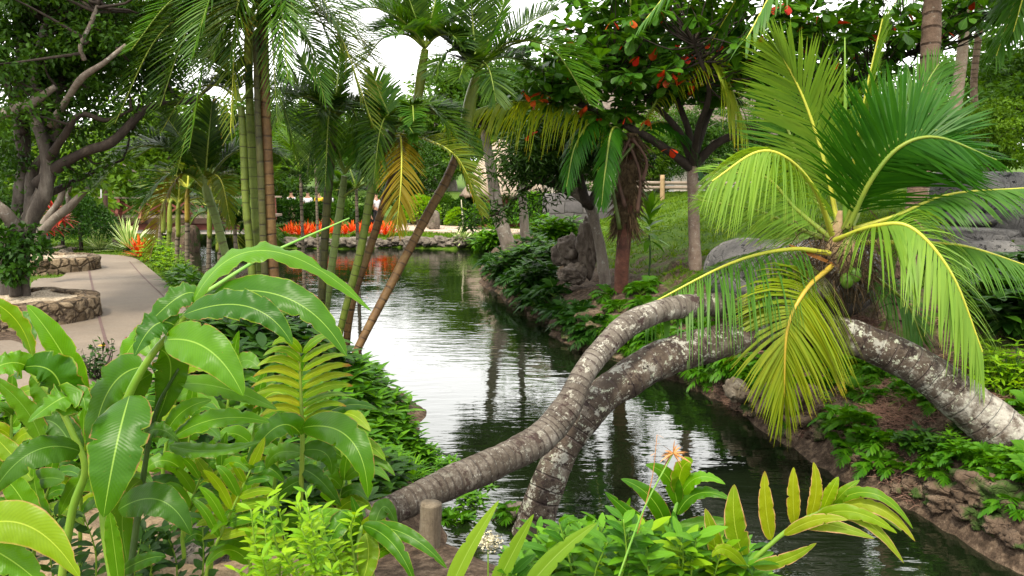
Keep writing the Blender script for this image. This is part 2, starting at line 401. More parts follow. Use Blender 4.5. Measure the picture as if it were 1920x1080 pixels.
M['ti_red'] = leaf_mat('cordyline_leaf', (.16, .02, .03), (.42, .05, .04), .4, .25, tcol=(1.3, .7, .6))
M['agave'] = leaf_mat('variegated_leaf', (.55, .62, .22), (.70, .70, .34), .4, .2, mid=None)
t = NT('variegated_blade'); u, v, _ = t.uv(); au = t.math('ABSOLUTE', u)
M['agave'] = t.done(t.pbsdf(t.mix(t.map(au, .35, .55), (.14, .30, .05), (.66, .70, .30)), .4, .4))
M['grassblade'] = leaf_mat('grass_blade', (.045, .15, .008), (.12, .27, .014), .6, .3, nsc=1.2)
M['litter'] = simple_mat('dry_needles', (.40, .24, .17), (.13, .06, .045), .9, 9, .2)
M['flower_y'] = simple_mat('yellow_petal', (.75, .42, .02), (.8, .3, .02), .5)
M['flower_r'] = simple_mat('red_petal', (.45, .015, .03), (.3, .01, .02), .5)
M['flower_w'] = simple_mat('cream_flower', (.66, .60, .42), (.5, .45, .3), .7)
M['seed'] = simple_mat('dry_flowerhead', (.50, .25, .08), (.36, .15, .05), .8)
M['nut'] = simple_mat('coconut_husk', (.16, .34, .03), (.10, .22, .02), .4, 5, .1)
M['fibre'] = bark_mat('crown_fibre', [(.3, (.035, .022, .012)), (.7, (.20, .13, .06))], 20, bump=.8)
M['bark_coco'] = bark_mat('lichened_coconut_bark', [(.33, (.026, .018, .012)), (.52, (.105, .076, .054)), (.70, (.34, .30, .25))], 3.2,
    ringc=(.10, .07, .06), ringw=.10, lich=[((.42, .41, .35), .56, 7), ((.52, .55, .42), .58, 16), ((.60, .58, .50), .62, 30), ((.035, .02, .016), .56, 9)], bump=.9, bscale=40)
M['bark_slim'] = bark_mat('grey_coconut_bark', [(.28, (.070, .052, .038)), (.5, (.21, .18, .145)), (.75, (.38, .345, .30))], 4,
    ringc=(.13, .095, .08), ringw=.12, lich=[((.62, .60, .50), .57, 9), ((.66, .64, .56), .60, 24), ((.07, .04, .035), .57, 5), ((.05, .03, .025), .60, 15)], bump=.9, bscale=40)
M['bark_slimlow'] = M['bark_slim']
M['bark_white'] = bark_mat('whitened_palm_bark', [(.25, (.10, .07, .055)), (.45, (.36, .33, .28)), (.75, (.50, .47, .41))], 4.5,
    ringc=(.15, .11, .09), ringw=.16, lich=[((.07, .045, .03), .56, 6), ((.6, .58, .50), .61, 15)], bump=.9)
M['bark_palm'] = bark_mat('tall_palm_bark', [(.25, (.10, .055, .035)), (.55, (.26, .17, .12)), (.8, (.36, .28, .22))], 5, ringc=(.07, .04, .028), ringw=.11, lich=[((.42, .38, .32), .62, 9)], bump=.9)
M['bark_red'] = bark_mat('red_palm_bark', [(.25, (.06, .025, .018)), (.55, (.20, .075, .048)), (.8, (.36, .22, .16))], 5, ringc=(.05, .02, .015), ringw=.2, bump=.7)
M['bark_grey'] = bark_mat('grey_bark', [(.25, (.12, .09, .07)), (.5, (.28, .23, .19)), (.8, (.42, .37, .31))], 6, lich=[((.50, .48, .42), .60, 9)], bump=.8, stretch=.4)
M['bark_dark'] = bark_mat('dark_bark', [(.25, (.018, .012, .010)), (.55, (.055, .040, .030)), (.85, (.14, .11, .085))], 7, bump=.8, stretch=.4)
M['bark_banyan'] = bark_mat('banyan_bark', [(.25, (.025, .019, .015)), (.5, (.10, .082, .066)), (.75, (.27, .24, .20))], 5, bump=.9, stretch=.25)
M['bark_tan'] = bark_mat('pale_tan_bark', [(.25, (.20, .12, .09)), (.5, (.36, .26, .20)), (.8, (.48, .40, .32))], 8, lich=[((.55, .50, .44), .60, 18)], bump=.6)
M['cane_green'] = bark_mat('green_cane', [(.3, (.10, .15, .02)), (.6, (.20, .27, .035)), (.8, (.28, .30, .07))], 3, ringc=(.045, .035, .015), ringw=.07, rough=.5, bump=.2)
M['cane_pale'] = bark_mat('pale_cane', [(.3, (.18, .26, .06)), (.6, (.28, .38, .10)), (.8, (.36, .42, .16))], 3, ringc=(.14, .10, .05), ringw=.06, rough=.5, bump=.2)
M['cane_brown'] = bark_mat('brown_cane', [(.3, (.10, .05, .018)), (.55, (.20, .11, .035)), (.8, (.28, .20, .07))], 4, ringc=(.035, .02, .01), ringw=.09, rough=.6, bump=.35)
M['cane_dark'] = bark_mat('olive_cane', [(.3, (.035, .035, .01)), (.6, (.10, .10, .02)), (.8, (.16, .14, .04))], 4, ringc=(.02, .015, .01), ringw=.08, rough=.55, bump=.3)
M['cane_ring'] = bark_mat('grey_ringed_cane', [(.3, (.16, .12, .08)), (.6, (.28, .23, .17)), (.8, (.36, .31, .24))], 5, ringc=(.06, .045, .035), ringw=.16, bump=.5)
M['shaft'] = bark_mat('green_crownshaft', [(.3, (.20, .28, .03)), (.6, (.30, .36, .05)), (.8, (.40, .36, .07))], 3, rough=.45, bump=.15)
M['shaft_dark'] = bark_mat('dark_crownshaft', [(.3, (.05, .08, .015)), (.6, (.11, .16, .03)), (.8, (.20, .20, .05))], 3, rough=.45, bump=.15)
M['shaft_yel'] = bark_mat('yellow_crownshaft', [(.3, (.34, .26, .03)), (.7, (.46, .34, .05))], 3, rough=.45, bump=.15)
M['wood_post'] = bark_mat('weathered_post', [(.28, (.05, .035, .022)), (.5, (.24, .19, .13)), (.75, (.50, .44, .34))], 9, bump=.7, stretch=.12)
M['wood_tan'] = simple_mat('tan_wood', (.46, .32, .17), (.34, .22, .11), .7, 10)
M['wood_red'] = simple_mat('red_timber', (.26, .075, .055), (.16, .045, .035), .7, 8)
M['wood_dark'] = simple_mat('dark_timber', (.10, .05, .035), (.05, .03, .02), .8, 8)
M['deck'] = simple_mat('deck_timber', (.34, .27, .21), (.24, .18, .14), .8, 8)
M['thatch'] = bark_mat('pale_thatch', [(.25, (.30, .22, .15)), (.5, (.58, .46, .36)), (.8, (.72, .60, .50))], 7, bump=.9, stretch=.3, bscale=30)
M['plaster'] = simple_mat('pale_wall', (.62, .56, .50), (.52, .46, .40), .8, 2, .1)
M['metal'] = simple_mat('grey_metal', (.42, .42, .42), (.36, .36, .36), .4, 8, .05)
M['skin'] = simple_mat('skin', (.42, .24, .16), (.38, .2, .13), .6, 5, .02)
for k, c in dict(white=(.75, .75, .78), yellow=(.75, .48, .03), navy=(.02, .03, .07), black=(.015, .015, .018), pink=(.6, .15, .3), khaki=(.35, .28, .18), hair=(.03, .02, .012), blue=(.10, .16, .5)).items():
    M['cloth_'+k] = simple_mat(k+'_cloth', c, tuple(x*.85 for x in c), .85, 12, .1)

def rock_mat(name, cs, sc=3, moss=None):
    cs = [(a_, tuple(x*.75 for x in b_)) for a_, b_ in cs]
    t = NT(name); n1 = t.noise(sc, 7, .7); col = t.ramp(n1, cs)
    col = t.mix(t.map(t.noise(sc*4, 4, .8), .55, .62), col, tuple(c*.45 for c in cs[0][1]))
    if moss: col = t.mix(t.map(t.noise(sc*.8, 4), moss[1], moss[1]+.08), col, moss[0])
    v = t.n('TexVoronoi', Scale=sc*3, _feature='DISTANCE_TO_EDGE'); t.t.links.new(t.geo(), v.inputs['Vector'])
    h = t.math('ADD', t.noise(sc*5, 8, .75), t.map(v.outputs[0], 0, .08, -.35, 0))
    return t.done(t.pbsdf(col, .9, .25, t.bump(h, .8, .05)))
M['rock_grey'] = rock_mat('grey_boulder', [(.3, (.035, .034, .035)), (.5, (.13, .123, .12)), (.72, (.33, .31, .29))], 1.6)
M['rock_brown'] = rock_mat('brown_rock', [(.3, (.05, .032, .022)), (.5, (.17, .115, .075)), (.75, (.36, .27, .19))], 4, moss=((.04, .075, .012), .52))
M['rock_root'] = bark_mat('weathered_stump', [(.25, (.05, .035, .03)), (.5, (.18, .14, .11)), (.8, (.34, .29, .24))], 7, bump=1, stretch=.3)
M['rock_shore'] = rock_mat('shore_rock', [(.3, (.07, .055, .045)), (.5, (.20, .165, .13)), (.75, (.38, .33, .27))], 4, moss=((.05, .09, .015), .62))

# stone block wall
t = NT('block_wall'); g = t.geo(); mp = t.n('Mapping', Vector=g, Rotation=(math.radians(90), 0, 0))
wn = t.noise(1.5, 2, vec=g, out=1)
br = t.n('TexBrick', Scale=1.0, Mortar__Size=.018, Brick__Width=.62, Row__Height=.36, Color1=(.13, .118, .118, 1), Color2=(.07, .064, .067, 1), Mortar=(.03, .028, .025, 1), Vector=t.mix(.08, (0, 0, 0), (0, 0, 0)))
vm = t.n('VectorMath', _operation='MULTIPLY_ADD', i0=wn, i1=(.25, .25, .25), i2=mp.outputs[0]); t.t.links.new(vm.outputs[0], br.inputs['Vector'])
col = t.mix(t.map(t.noise(9, 5, .7), .3, .7, 0, .4), br.outputs[0], (.16, .145, .14))
M['blocks'] = t.done(t.pbsdf(col, .9, .2, t.bump(t.math('ADD', t.math('MULTIPLY', br.outputs[1], -1.0), t.math('MULTIPLY', t.noise(14, 5), .4)), .8, .04)))
# rubble planter wall
t = NT('rubble_wall'); vo = t.n('TexVoronoi', Scale=6, _feature='DISTANCE_TO_EDGE'); vc = t.n('TexVoronoi', Scale=6)
w = t.n('VectorMath', _operation='MULTIPLY_ADD', i0=t.noise(4, 3, out=1), i1=(.12, .12, .12), i2=t.geo())
t.t.links.new(w.outputs[0], vo.inputs['Vector']); t.t.links.new(w.outputs[0], vc.inputs['Vector'])
col = t.mix(t.map(t.n('SeparateXYZ', Vector=vc.outputs['Color']).outputs[0], 0, 1), (.13, .09, .055), (.34, .26, .17))
col = t.mix(t.map(t.noise(11, 6, .75), .35, .68), t.mix(1.0, col, (.4, .38, .36), 'MULTIPLY'), col)
col = t.mix(t.map(vo.outputs[0], .0, .05, 1, 0), col, (.05, .035, .025))
M['rubble'] = t.done(t.pbsdf(col, .95, .15, t.bump(t.math('ADD', t.map(vo.outputs[0], 0, .15), t.math('MULTIPLY', t.noise(20, 4), .4)), 1, .06)))
# gravel
t = NT('gravel'); vc = t.n('TexVoronoi', Scale=55); t.t.links.new(t.geo(), vc.inputs['Vector'])
col = t.mix(t.n('SeparateXYZ', Vector=vc.outputs['Color']).outputs[0], (.17, .13, .085), (.42, .35, .26))
M['gravel'] = t.done(t.pbsdf(col, .9, .2, t.bump(vc.outputs[0], .8, .01)))
# concrete path
t = NT('path_concrete'); n1 = t.noise(.7, 5, .6); n2 = t.noise(30, 4, .7)
mpp = t.n('Mapping', Vector=t.geo(), Scale=(.3, 2.2, 1)); n3 = t.noise(1.2, 4, .6, mpp.outputs[0])
col = t.ramp(n1, [(.3, (.088, .066, .048)), (.55, (.145, .112, .082)), (.75, (.20, .158, .118))])
col = t.mix(t.map(n3, .42, .7, 0, .35), col, (.10, .082, .064)); col = t.mix(t.map(n2, .3, .7, 0, .22), col, (.28, .245, .20))
M['path'] = t.done(t.pbsdf(col, .8, .25, t.bump(n2, .25, .004)))
M['joint'] = simple_mat('joint', (.09, .05, .045), (.14, .09, .08), .9, 20)
t = NT('far_path'); col = t.ramp(t.noise(1, 4), [(.3, (.34, .25, .20)), (.7, (.44, .34, .28))])
M['farpath'] = t.done(t.pbsdf(col, .85, .2))
# ground : attr rnd = grass(1) .. soil(0) ; uv.x = sand
t = NT('ground_earth'); u, v, _ = t.uv(); r = t.attr('rnd'); n1 = t.noise(2.2, 6, .7); n2 = t.noise(14, 5, .75)
soil = t.ramp(n2, [(.3, (.016, .011, .007)), (.5, (.065, .044, .030)), (.72, (.18, .13, .09))])
grass = t.ramp(t.noise(5, 6, .75), [(.3, (.02, .038, .004)), (.5, (.05, .10, .006)), (.7, (.10, .15, .01))])
sand = t.ramp(t.noise(25, 4, .7), [(.3, (.15, .10, .06)), (.7, (.33, .24, .15))])
gm = t.map(t.math('ADD', r, t.math('MULTIPLY', t.math('SUBTRACT', n1, .5), 1.5)), .42, .62)
col = t.mix(gm, soil, grass); col = t.mix(t.map(t.math('ADD', u, t.math('MULTIPLY', t.math('SUBTRACT', n1, .5), 1.4)), .55, .7), col, sand)
M['ground'] = t.done(t.pbsdf(col, .95, .15, t.bump(t.math('ADD', n2, t.noise(50, 3)), .7, .03)))
# water
t = NT('pond_water'); g = t.geo()
m1 = t.n('Mapping', Vector=g, Scale=(1.0, 3.4, 1)); m2 = t.n('Mapping', Vector=g, Rotation=(0, 0, .25), Scale=(1.0, 2.6, 1))
calm = t.map(t.noise(.55, 3), .38, .62, .35, 1.25)
h = t.math('ADD', t.math('MULTIPLY', t.noise(1.9, 2, .5, m1.outputs[0]), 1.0), t.math('MULTIPLY', t.noise(6.5, 2, .5, m2.outputs[0]), .30))
nrm = t.bump(t.math('MULTIPLY', h, calm), .30, .020)
col = t.mix(t.map(t.noise(.25, 2), .3, .7), (.003, .006, .002), (.007, .011, .004))
M['water'] = t.done(t.pbsdf(col,   .02, .5, nrm, IOR=1.85))

# ------------------------------------------------------------------ terrain
W0 = [(1000, 1015), (935, 905), (840, 885), (800, 790), (745, 735), (665, 690), (560, 640), (500, 590), (440, 555), (385, 528), (362, 500), (356, 470)]
poly = [G(x, y, 0)[:2] for x, y in W0]
poly += [A(-19, 30), A(-30, 40), A(-30, 44), A(-16.5, 38), A(-13, 33.5), A(-11.0, 31.5)]
poly += [G(x, y, 0)[:2] for x, y in [(560, 466), (640, 467), (740, 464), (850, 468), (905, 466), (925, 480), (900, 500), (905, 530), (940, 558), (1000, 585), (1060, 640), (1110, 665), (1190, 672),
                                     (1260, 705), (1330, 745), (1400, 785), (1470, 835), (1560, 885), (1660, 935), (1800, 1010), (1930, 1075)]]
poly += [A(4.2, 3.5), A(5.5, 1.5), A(8, -2), A(8, -8), A(4.5, -8), A(4, -2), A(2.6, 1.0), A(1.6, 3.0), A(.75, 4.6)]
poly = np.array(poly)
def sdist(X, Y, pl=None):
    pl = poly if pl is None else pl
    X = np.asarray(X, float); Y = np.asarray(Y, float); d = np.full(X.shape, 1e9); ins = np.zeros(X.shape, bool)
    n = len(pl)
    for i in range(n):
        a, b = pl[i], pl[(i+1) % n]; e = b-a; t = np.clip(((X-a[0])*e[0]+(Y-a[1])*e[1])/(e@e), 0, 1)
        d = np.minimum(d, np.hypot(X-a[0]-t*e[0], Y-a[1]-t*e[1]))
        c = (a[1] > Y) != (b[1] > Y)
        with np.errstate(divide='ignore', invalid='ignore'): xi = (b[0]-a[0])*(Y-a[1])/(b[1]-a[1]+1e-12)+a[0]
        ins ^= c & (X < xi)
    return np.where(ins, -d, d)
PATHPX = [(122, 476), (200, 478), (250, 484), (285, 508), (325, 545), (352, 590), (345, 640), (315, 720), (270, 850), (-500, 850), (-300, 690), (0, 640), (60, 640), (60, 530), (115, 520), (128, 500)]
pathpoly = np.array([G(x, y, .8)[:2] for x, y in PATHPX])
def rside(x, y):
    c = np.interp(y, [-8, 0, 5, 8, 12, 20, 31, 40, 60], [6, 4, 2, 1, -.3, -2, -2.5, -1, 0]); return ss(x-c, 0, 2.0)
def H(x, y):
    x = np.asarray(x, float); y = np.asarray(y, float)
    d = sdist(x, y)+.13*fbm(x, y, 0, 1.7, 3)*ss(y, 60, 30)
    far = ss(y, 27, 31)*(1-ss(x, 0, 4)*(1-ss(y, 34, 40)))
    left = .80*ss(d, -.05, 1.3)
    dl = np.maximum(d, 0)
    right = .34*ss(d, -.08, .35)+np.minimum(.27*dl, 1.75+.012*dl)
    farh = .38*ss(d, -.05, .5)+.0*dl+np.maximum(0, (y-40))*.03
    r = rside(x, y)
    h = left*(1-r)+right*r; h = h*(1-far)+farh*far
    h = h+.06*fbm(x, y, 3.3, 1.3, 4)*ss(d, 0, .5)*(1-.7*far)+.06*r*fbm(x, y, 8, 4, 4)*ss(d, 0, .2)*ss(y, 24, 14)
    h = h+.10*r*ss(d, .0, .25)*np.maximum(fbm(x, y, 4, 3.2, 3), -.3)*ss(y, 20, 12)
    h = h-.42*np.exp(-((x+.45)/1.25)**2-((y-5.4)/1.5)**2)*(1-r)
    pd = sdist(x, y, pathpoly); h = np.where(pd < .6, h+(0.785-h)*ss(pd, .6, .1)*(1-r), h)
    hw = -.75*ss(-d, 0.0, .7)
    return np.where(d > 0, h, hw)
def gz(x, y): return float(H(np.array([x]), np.array([y]))[0])
def on(px, py, dz=0):
    """ground point seen at pixel"""
    r = ray(px, py); s = np.linspace(2, 60, 900); X = r[0]*s; Y = r[1]*s; Z = CAMZ+r[2]*s
    k = np.argmax(Z <= H(X, Y)); k = k if k else 899
    return A(X[k], Y[k], gz(X[k], Y[k])+dz)
def axis(segs):
    o = [segs[0][0]]
    for a, b, st in segs: o += list(np.arange(a+st, b+1e-6, st))
    return np.unique(np.round(o, 4))
xs = axis([(-400, -60, 20), (-60, -24, 1.5), (-24, -7, .3), (-7, 8, .085), (8, 24, .4), (24, 60, 1.5), (60, 400, 20)])
ys = axis([(-60, -8, 4), (-8, 3, .3), (3, 15, .085), (15, 34, .2), (34, 60, .6), (60, 600, 20)])
X, Y = np.meshgrid(xs, ys); Z = H(X, Y)
idx = np.arange(X.size).reshape(X.shape); Fg = np.stack([idx[:-1, :-1], idx[:-1, 1:], idx[1:, 1:], idx[1:, :-1]], -1).reshape(-1, 4)
D_ = sdist(X, Y); rr_ = rside(X, Y)
def grassmask(x, y, d, r):
    gr = ss(d, 1.0, 2.0)*r*(.46+.5*ss(y, 15, 22)+.35*ss(d, 2.6, 4.2))      # right slope
    gl = (1-r)*ss(d, .2, .8)*ss(y, 9, 14)*.9
    gf = ss(y, 29, 31)
    return np.clip(np.maximum(np.maximum(gr, gl), gf), 0, 1)
gmask = grassmask(X, Y, D_, rr_)
sand = (1-rr_)*ss(Y, 6.2, 5.0)*ss(X, -.5, -1.0)*ss(D_, .5, .9)
mb = MB(); mb.add(np.stack([X, Y, Z], -1).reshape(-1, 3), Fg, np.stack([sand, gmask], -1).reshape(-1, 2), gmask.ravel())
tag(mb.obj('ground', M['ground']), kind='structure')
mb = MB(); wx = np.linspace(-40, 14, 2); wy = np.linspace(-9, 48, 2)
mb.add([(-40, -9, 0), (14, -9, 0), (14, 48, 0), (-40, 48, 0)], [[0, 1, 2, 3]]); tag(mb.obj('water', M['water']), kind='structure')

def sheet(name, pl, z, mat, thick=.1):
    """flat slab from a 2D outline"""
    import bmesh
    bm = bmesh.new(); vs = [bm.verts.new((p[0], p[1], z)) for p in pl]; f = bm.faces.new(vs)
    if f.normal.z < 0: f.normal_flip()
    bm.normal_update()
    r = bmesh.ops.extrude_face_region(bm, geom=[f]); vv = [e for e in r['geom'] if isinstance(e, bmesh.types.BMVert)]
    for v in vv: v.co.z -= thick
    bmesh.ops.triangulate(bm, faces=bm.faces[:]); bmesh.ops.recalc_face_normals(bm, faces=bm.faces[:])
    me = bpy.data.meshes.new(name); bm.to_mesh(me); bm.free(); me.materials.append(mat)
    o = bpy.data.objects.new(name, me); C.objects.link(o); o['_w'] = [0, 0, 0]; return o
pp = catmull(np.vstack([pathpoly, pathpoly[:1]]), 90)[:-1]
tag(sheet('path', pp, .812, M['path']), kind='structure')
jl = catmull([G(x, y, .816) for x, y in [(163, 489), (172, 530), (185, 590), (203, 660), (215, 760)]], 30)
jr = catmull([G(x, y, .816) for x, y in [(243, 490), (262, 512), (285, 535), (310, 560), (320, 590), (320, 650)]], 30)
mb = MB()
for jj, w in ((jl, .018), (jr, .012)):
    T, U, S = frames(jj); q = np.stack([jj-S*w, jj+S*w], 1); i = np.arange(len(jj)*2).reshape(-1, 2)
    mb.add(q.reshape(-1, 3), np.stack([i[:-1, 0], i[1:, 0], i[1:, 1], i[:-1, 1]], -1))
tag(mb.obj('path_joint', M['joint']), kind='structure')
fp = [G(x, y, .42)[:2] for x, y in [(700, 429), (770, 420), (820, 424), (900, 428), (1030, 434), (1030, 441), (900, 438), (820, 436), (760, 433), (700, 440)]]
tag(sheet('far_path', fp, .47, M['farpath'], .12), kind='structure')

# grass blades (nobody could count them)
def scatter(n, x0, x1, y0, y1, fn):
    x = rng.uniform(x0, x1, n); y = rng.uniform(y0, y1, n); d = sdist(x, y); k = fn(x, y, d); return x[k], y[k]
mb = MB()
def gfn(x, y, d):
    m = grassmask(x, y, d, rside(x, y)); pd = sdist(x, y, pathpoly)
    return (m+.45*fbm(x, y, 1, 1.3, 4) > .52+.35*rng.random(len(x))) & (d > .3) & (pd > .02)
for n, reg, hh in ((150000, (1.5, 9, 7, 16), .045), (60000, (-16, -5, 11, 27), .07), (60000, (1, 12, 14, 30), .08), (30000, (-12, 3, 30.8, 40), .12)):
    x, y = scatter(n, *reg, gfn); N = len(x); B = np.stack([x, y, H(x, y)-.005], -1)
    D = unit(rng.normal(0, .55, (N, 3))+A(0, 0, 1)); L = hh*(.5+rng.random(N)); T = unit(rng.normal(0, 1, (N, 3)))
    leaflets(mb, B, D, T, L, L*.22+.002, .2, K=3, prof=([0, .5, 1], [1, .8, .1]))
tag(mb.obj('grass', M['grassblade']), 'short green grass growing over the banks and lawns', 'grass', kind='stuff')
# dry needle litter on the right bank
mb = MB(); x, y = scatter(150000, 1.0, 5.5, 5.0, 11, lambda x, y, d: (d > .05) & (d < 1.9+.5*fbm(x, y, 5, 1.2, 2)) & (rside(x, y) > .5) & (fbm(x, y, 9, 1.1, 3) > -.25))
N = len(x); B = np.stack([x, y, H(x, y)+.008+.03*rng.random(N)], -1); D = unit(rng.normal(0, 1, (N, 3))*A(1, 1, .22))
leaflets(mb, B, D, unit(rng.normal(0, 1, (N, 3))), .03+.08*rng.random(N), np.full(N, .0055), 0, K=3, prof=([0, 1], [1, .6]))
tag(mb.obj('leaf_litter', M['litter']), 'brown dry needle litter and fine roots on the soil bank', 'litter', kind='stuff')
# ------------------------------------------------------------------ helpers in photo-measured coordinates
def pp3(l, d=None): return np.array([P(q[0], q[1], (q[2] if len(q) > 2 else 0)+(d or 0)) for q in l])
def arc(base, az, el, ln, sag=.5, n=6, bend=0):
    t = np.linspace(0, 1, n); a = math.radians(az); e = math.radians(el); aa = a+bend*t
    r = ln*t*math.cos(e); return np.asarray(base, float)+np.stack([r*np.cos(aa), r*np.sin(aa), ln*(math.sin(e)*t-sag*t**2)], -1)

# ---- foreground ginger
def ginger(label, stems, leaves, group=None, d0=3.0, hint=(0, -1, .55)):
    b = pp3(stems[0][0])[0]; root = thing('ginger_plant', label, 'plant', b, group)
    for s, rp, mt in stems:
        w = pp3(s); mb = MB(); tube(mb, w, np.array(rp)*np.mean([q[2] for q in s])/F0, 9, n=30, uvs=.2); mb.obj('stem', M[mt], root)
    for lf in leaves:
        (b_, m_, t_), hw, mt = lf[:3]; kw = lf[3] if len(lf) > 3 else {}
        w3 = pp3([b_, m_, t_]); d = m_[2]
        kk = dict(hint=hint, fold=.28, wave=.10, wf=5, rnd=rng.random()); kk.update(kw)
        mb = MB(); bigleaf(mb, *w3, hw*d/F0/math.cos(kk['fold'])*.97, **kk); mb.obj('leaf', M[mt], root)
    return root
ginger('tall arching ginger with huge bright leaves, its tip bent over the concrete path',
 [([(215, 1110, 2.75), (195, 960, 2.8), (212, 850, 2.85), (240, 745, 2.85), (285, 665, 2.85), (328, 616, 2.85), (368, 570, 2.85), (405, 553, 2.85)], [8, 9, 8.5, 8, 7, 6, 5, 3], 'stem'),
  ([(240, 1110, 2.95), (262, 940, 3.0), (290, 780, 3.0), (335, 690, 3.0)], [7, 6, 4, 2.5], 'stem_dark')],
 [([(362, 566, 2.85), (500, 470, 2.9), (697, 584, 3.0)], 33, 'ginger', dict(hint=(0, -.45, 1), fold=.15, wave=.16, wf=5)),
  ([(400, 552, 2.85), (545, 562, 2.75), (650, 668, 2.7)], 40, 'ginger', dict(hint=(.2, -1, .6), wave=.08)),
  ([(345, 590, 2.8), (465, 575, 2.7), (548, 646, 2.65)], 36, 'ginger', dict(hint=(0, -1, .7), wave=.20, wf=6)),
  ([(308, 638, 2.8), (390, 655, 2.68), (456, 742, 2.62)], 46, 'ginger', dict(hint=(-.1, -1, .5), wave=.09, wf=4)),
  ([(372, 556, 2.9), (330, 560, 2.85), (250, 640, 2.8)], 34, 'ginger', dict(hint=(0, -.8, .9), wave=.16)),
  ([(330, 612, 2.85), (290, 610, 2.8), (252, 668, 2.75)], 34, 'ginger', dict(wave=.2)),
  ([(243, 742, 2.82), (218, 838, 2.65), (194, 970, 2.58)], 62, 'ginger', dict(hint=(.05, -1, .25), fold=.2, wave=.05, wf=4)),
  ([(268, 688, 2.88), (200, 740, 2.9), (170, 880, 2.85)], 42, 'ginger', dict(hint=(-.3, -1, .5), wave=.08)),
  ([(285, 668, 2.9), (255, 640, 2.95), (205, 735, 2.9)], 30, 'ginger', dict(wave=.12)),
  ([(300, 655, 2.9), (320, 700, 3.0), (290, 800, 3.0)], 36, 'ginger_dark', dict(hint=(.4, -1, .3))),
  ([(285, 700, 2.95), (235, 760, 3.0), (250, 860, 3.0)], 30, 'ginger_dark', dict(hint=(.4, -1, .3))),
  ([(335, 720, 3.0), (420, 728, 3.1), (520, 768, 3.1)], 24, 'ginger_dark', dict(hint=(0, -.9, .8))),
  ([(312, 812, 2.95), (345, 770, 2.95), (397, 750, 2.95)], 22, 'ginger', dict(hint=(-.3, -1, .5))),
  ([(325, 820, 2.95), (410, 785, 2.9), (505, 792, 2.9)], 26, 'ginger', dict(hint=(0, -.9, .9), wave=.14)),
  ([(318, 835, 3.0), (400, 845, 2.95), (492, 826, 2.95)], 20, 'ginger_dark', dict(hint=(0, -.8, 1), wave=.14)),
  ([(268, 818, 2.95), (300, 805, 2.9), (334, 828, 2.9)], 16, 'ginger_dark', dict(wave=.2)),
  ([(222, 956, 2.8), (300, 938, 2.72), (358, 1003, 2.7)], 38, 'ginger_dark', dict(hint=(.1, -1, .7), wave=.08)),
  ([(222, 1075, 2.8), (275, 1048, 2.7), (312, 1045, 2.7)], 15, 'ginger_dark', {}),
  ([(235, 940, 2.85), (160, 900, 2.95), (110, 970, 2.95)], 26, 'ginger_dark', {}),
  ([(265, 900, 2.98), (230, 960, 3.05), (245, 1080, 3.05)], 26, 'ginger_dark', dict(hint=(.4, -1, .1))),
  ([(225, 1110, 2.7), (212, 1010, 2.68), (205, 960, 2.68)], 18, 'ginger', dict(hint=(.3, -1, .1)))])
ginger('ginger with broad frilly leaves at the left edge, one blade pointing straight up',
 [([(110, 1120, 2.8), (135, 960, 2.8), (160, 880, 2.8), (135, 810, 2.8), (104, 752, 2.8), (60, 700, 2.8), (20, 660, 2.8)], [8, 8, 7, 6, 5.5, 4, 3], 'stem'),
  ([(40, 1110, 3.0), (70, 950, 3.0), (110, 880, 3.0)], [5, 5, 3], 'stem_dark')],
 [([(156, 750, 2.8), (112, 655, 2.8), (50, 572, 2.85)], 34, 'ginger', dict(hint=(-.35, -1, .3), fold=.35, wave=.04)),
  ([(150, 846, 2.75), (60, 848, 2.6), (-20, 935, 2.55)], 42, 'ginger_dark', dict(hint=(-.1, -1, .7), wave=.07)),
  ([(82, 846, 2.9), (50, 770, 2.9), (-20, 705, 2.9)], 28, 'ginger_dark', dict(hint=(-.4, -1, .4))),
  ([(118, 770, 2.75), (100, 700, 2.7), (40, 690, 2.7)], 40, 'ginger', dict(wave=.22)),
  ([(120, 770, 2.72), (120, 745, 2.65), (52, 792, 2.62)], 34, 'ginger', dict(wave=.24)),
  ([(130, 780, 2.72), (150, 742, 2.68), (160, 770, 2.65)], 24, 'ginger', dict(wave=.24)),
  ([(66, 700, 2.75), (20, 680, 2.65), (-40, 712, 2.6)], 34, 'ginger', dict(wave=.18)),
  ([(60, 668, 2.75), (30, 600, 2.7), (-30, 560, 2.7)], 30, 'ginger_lime', dict(hint=(-.4, -1, .4))),
  ([(50, 655, 2.8), (45, 600, 2.85), (-10, 600, 2.85)], 18, 'ginger', {}),
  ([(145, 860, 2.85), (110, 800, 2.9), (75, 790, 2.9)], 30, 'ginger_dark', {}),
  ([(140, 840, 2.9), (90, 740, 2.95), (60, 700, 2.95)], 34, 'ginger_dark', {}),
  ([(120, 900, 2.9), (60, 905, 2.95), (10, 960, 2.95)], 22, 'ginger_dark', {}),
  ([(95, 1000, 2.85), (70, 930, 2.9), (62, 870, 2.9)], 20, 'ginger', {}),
  ([(70, 1000, 2.8), (30, 920, 2.8), (-20, 880, 2.8)], 26, 'ginger', {}),
  ([(60, 900, 2.9), (20, 850, 2.95), (-30, 800, 2.95)], 24, 'ginger_lime', {})])
ginger('large ribbed leaf with yellow browning margin in the bottom left corner',
 [([(-80, 1100, 2.3), (-70, 1040, 2.3), (-60, 1000, 2.3)], [8, 7, 5], 'stem')],
 [([(-62, 1000, 2.3), (50, 985, 2.3), (150, 1084, 2.25)], 46, 'ginger_lime', dict(hint=(0, -1, .8), wave=.05)),
  ([(-62, 1010, 2.35), (20, 1050, 2.35), (90, 1110, 2.35)], 40, 'ginger', {})])
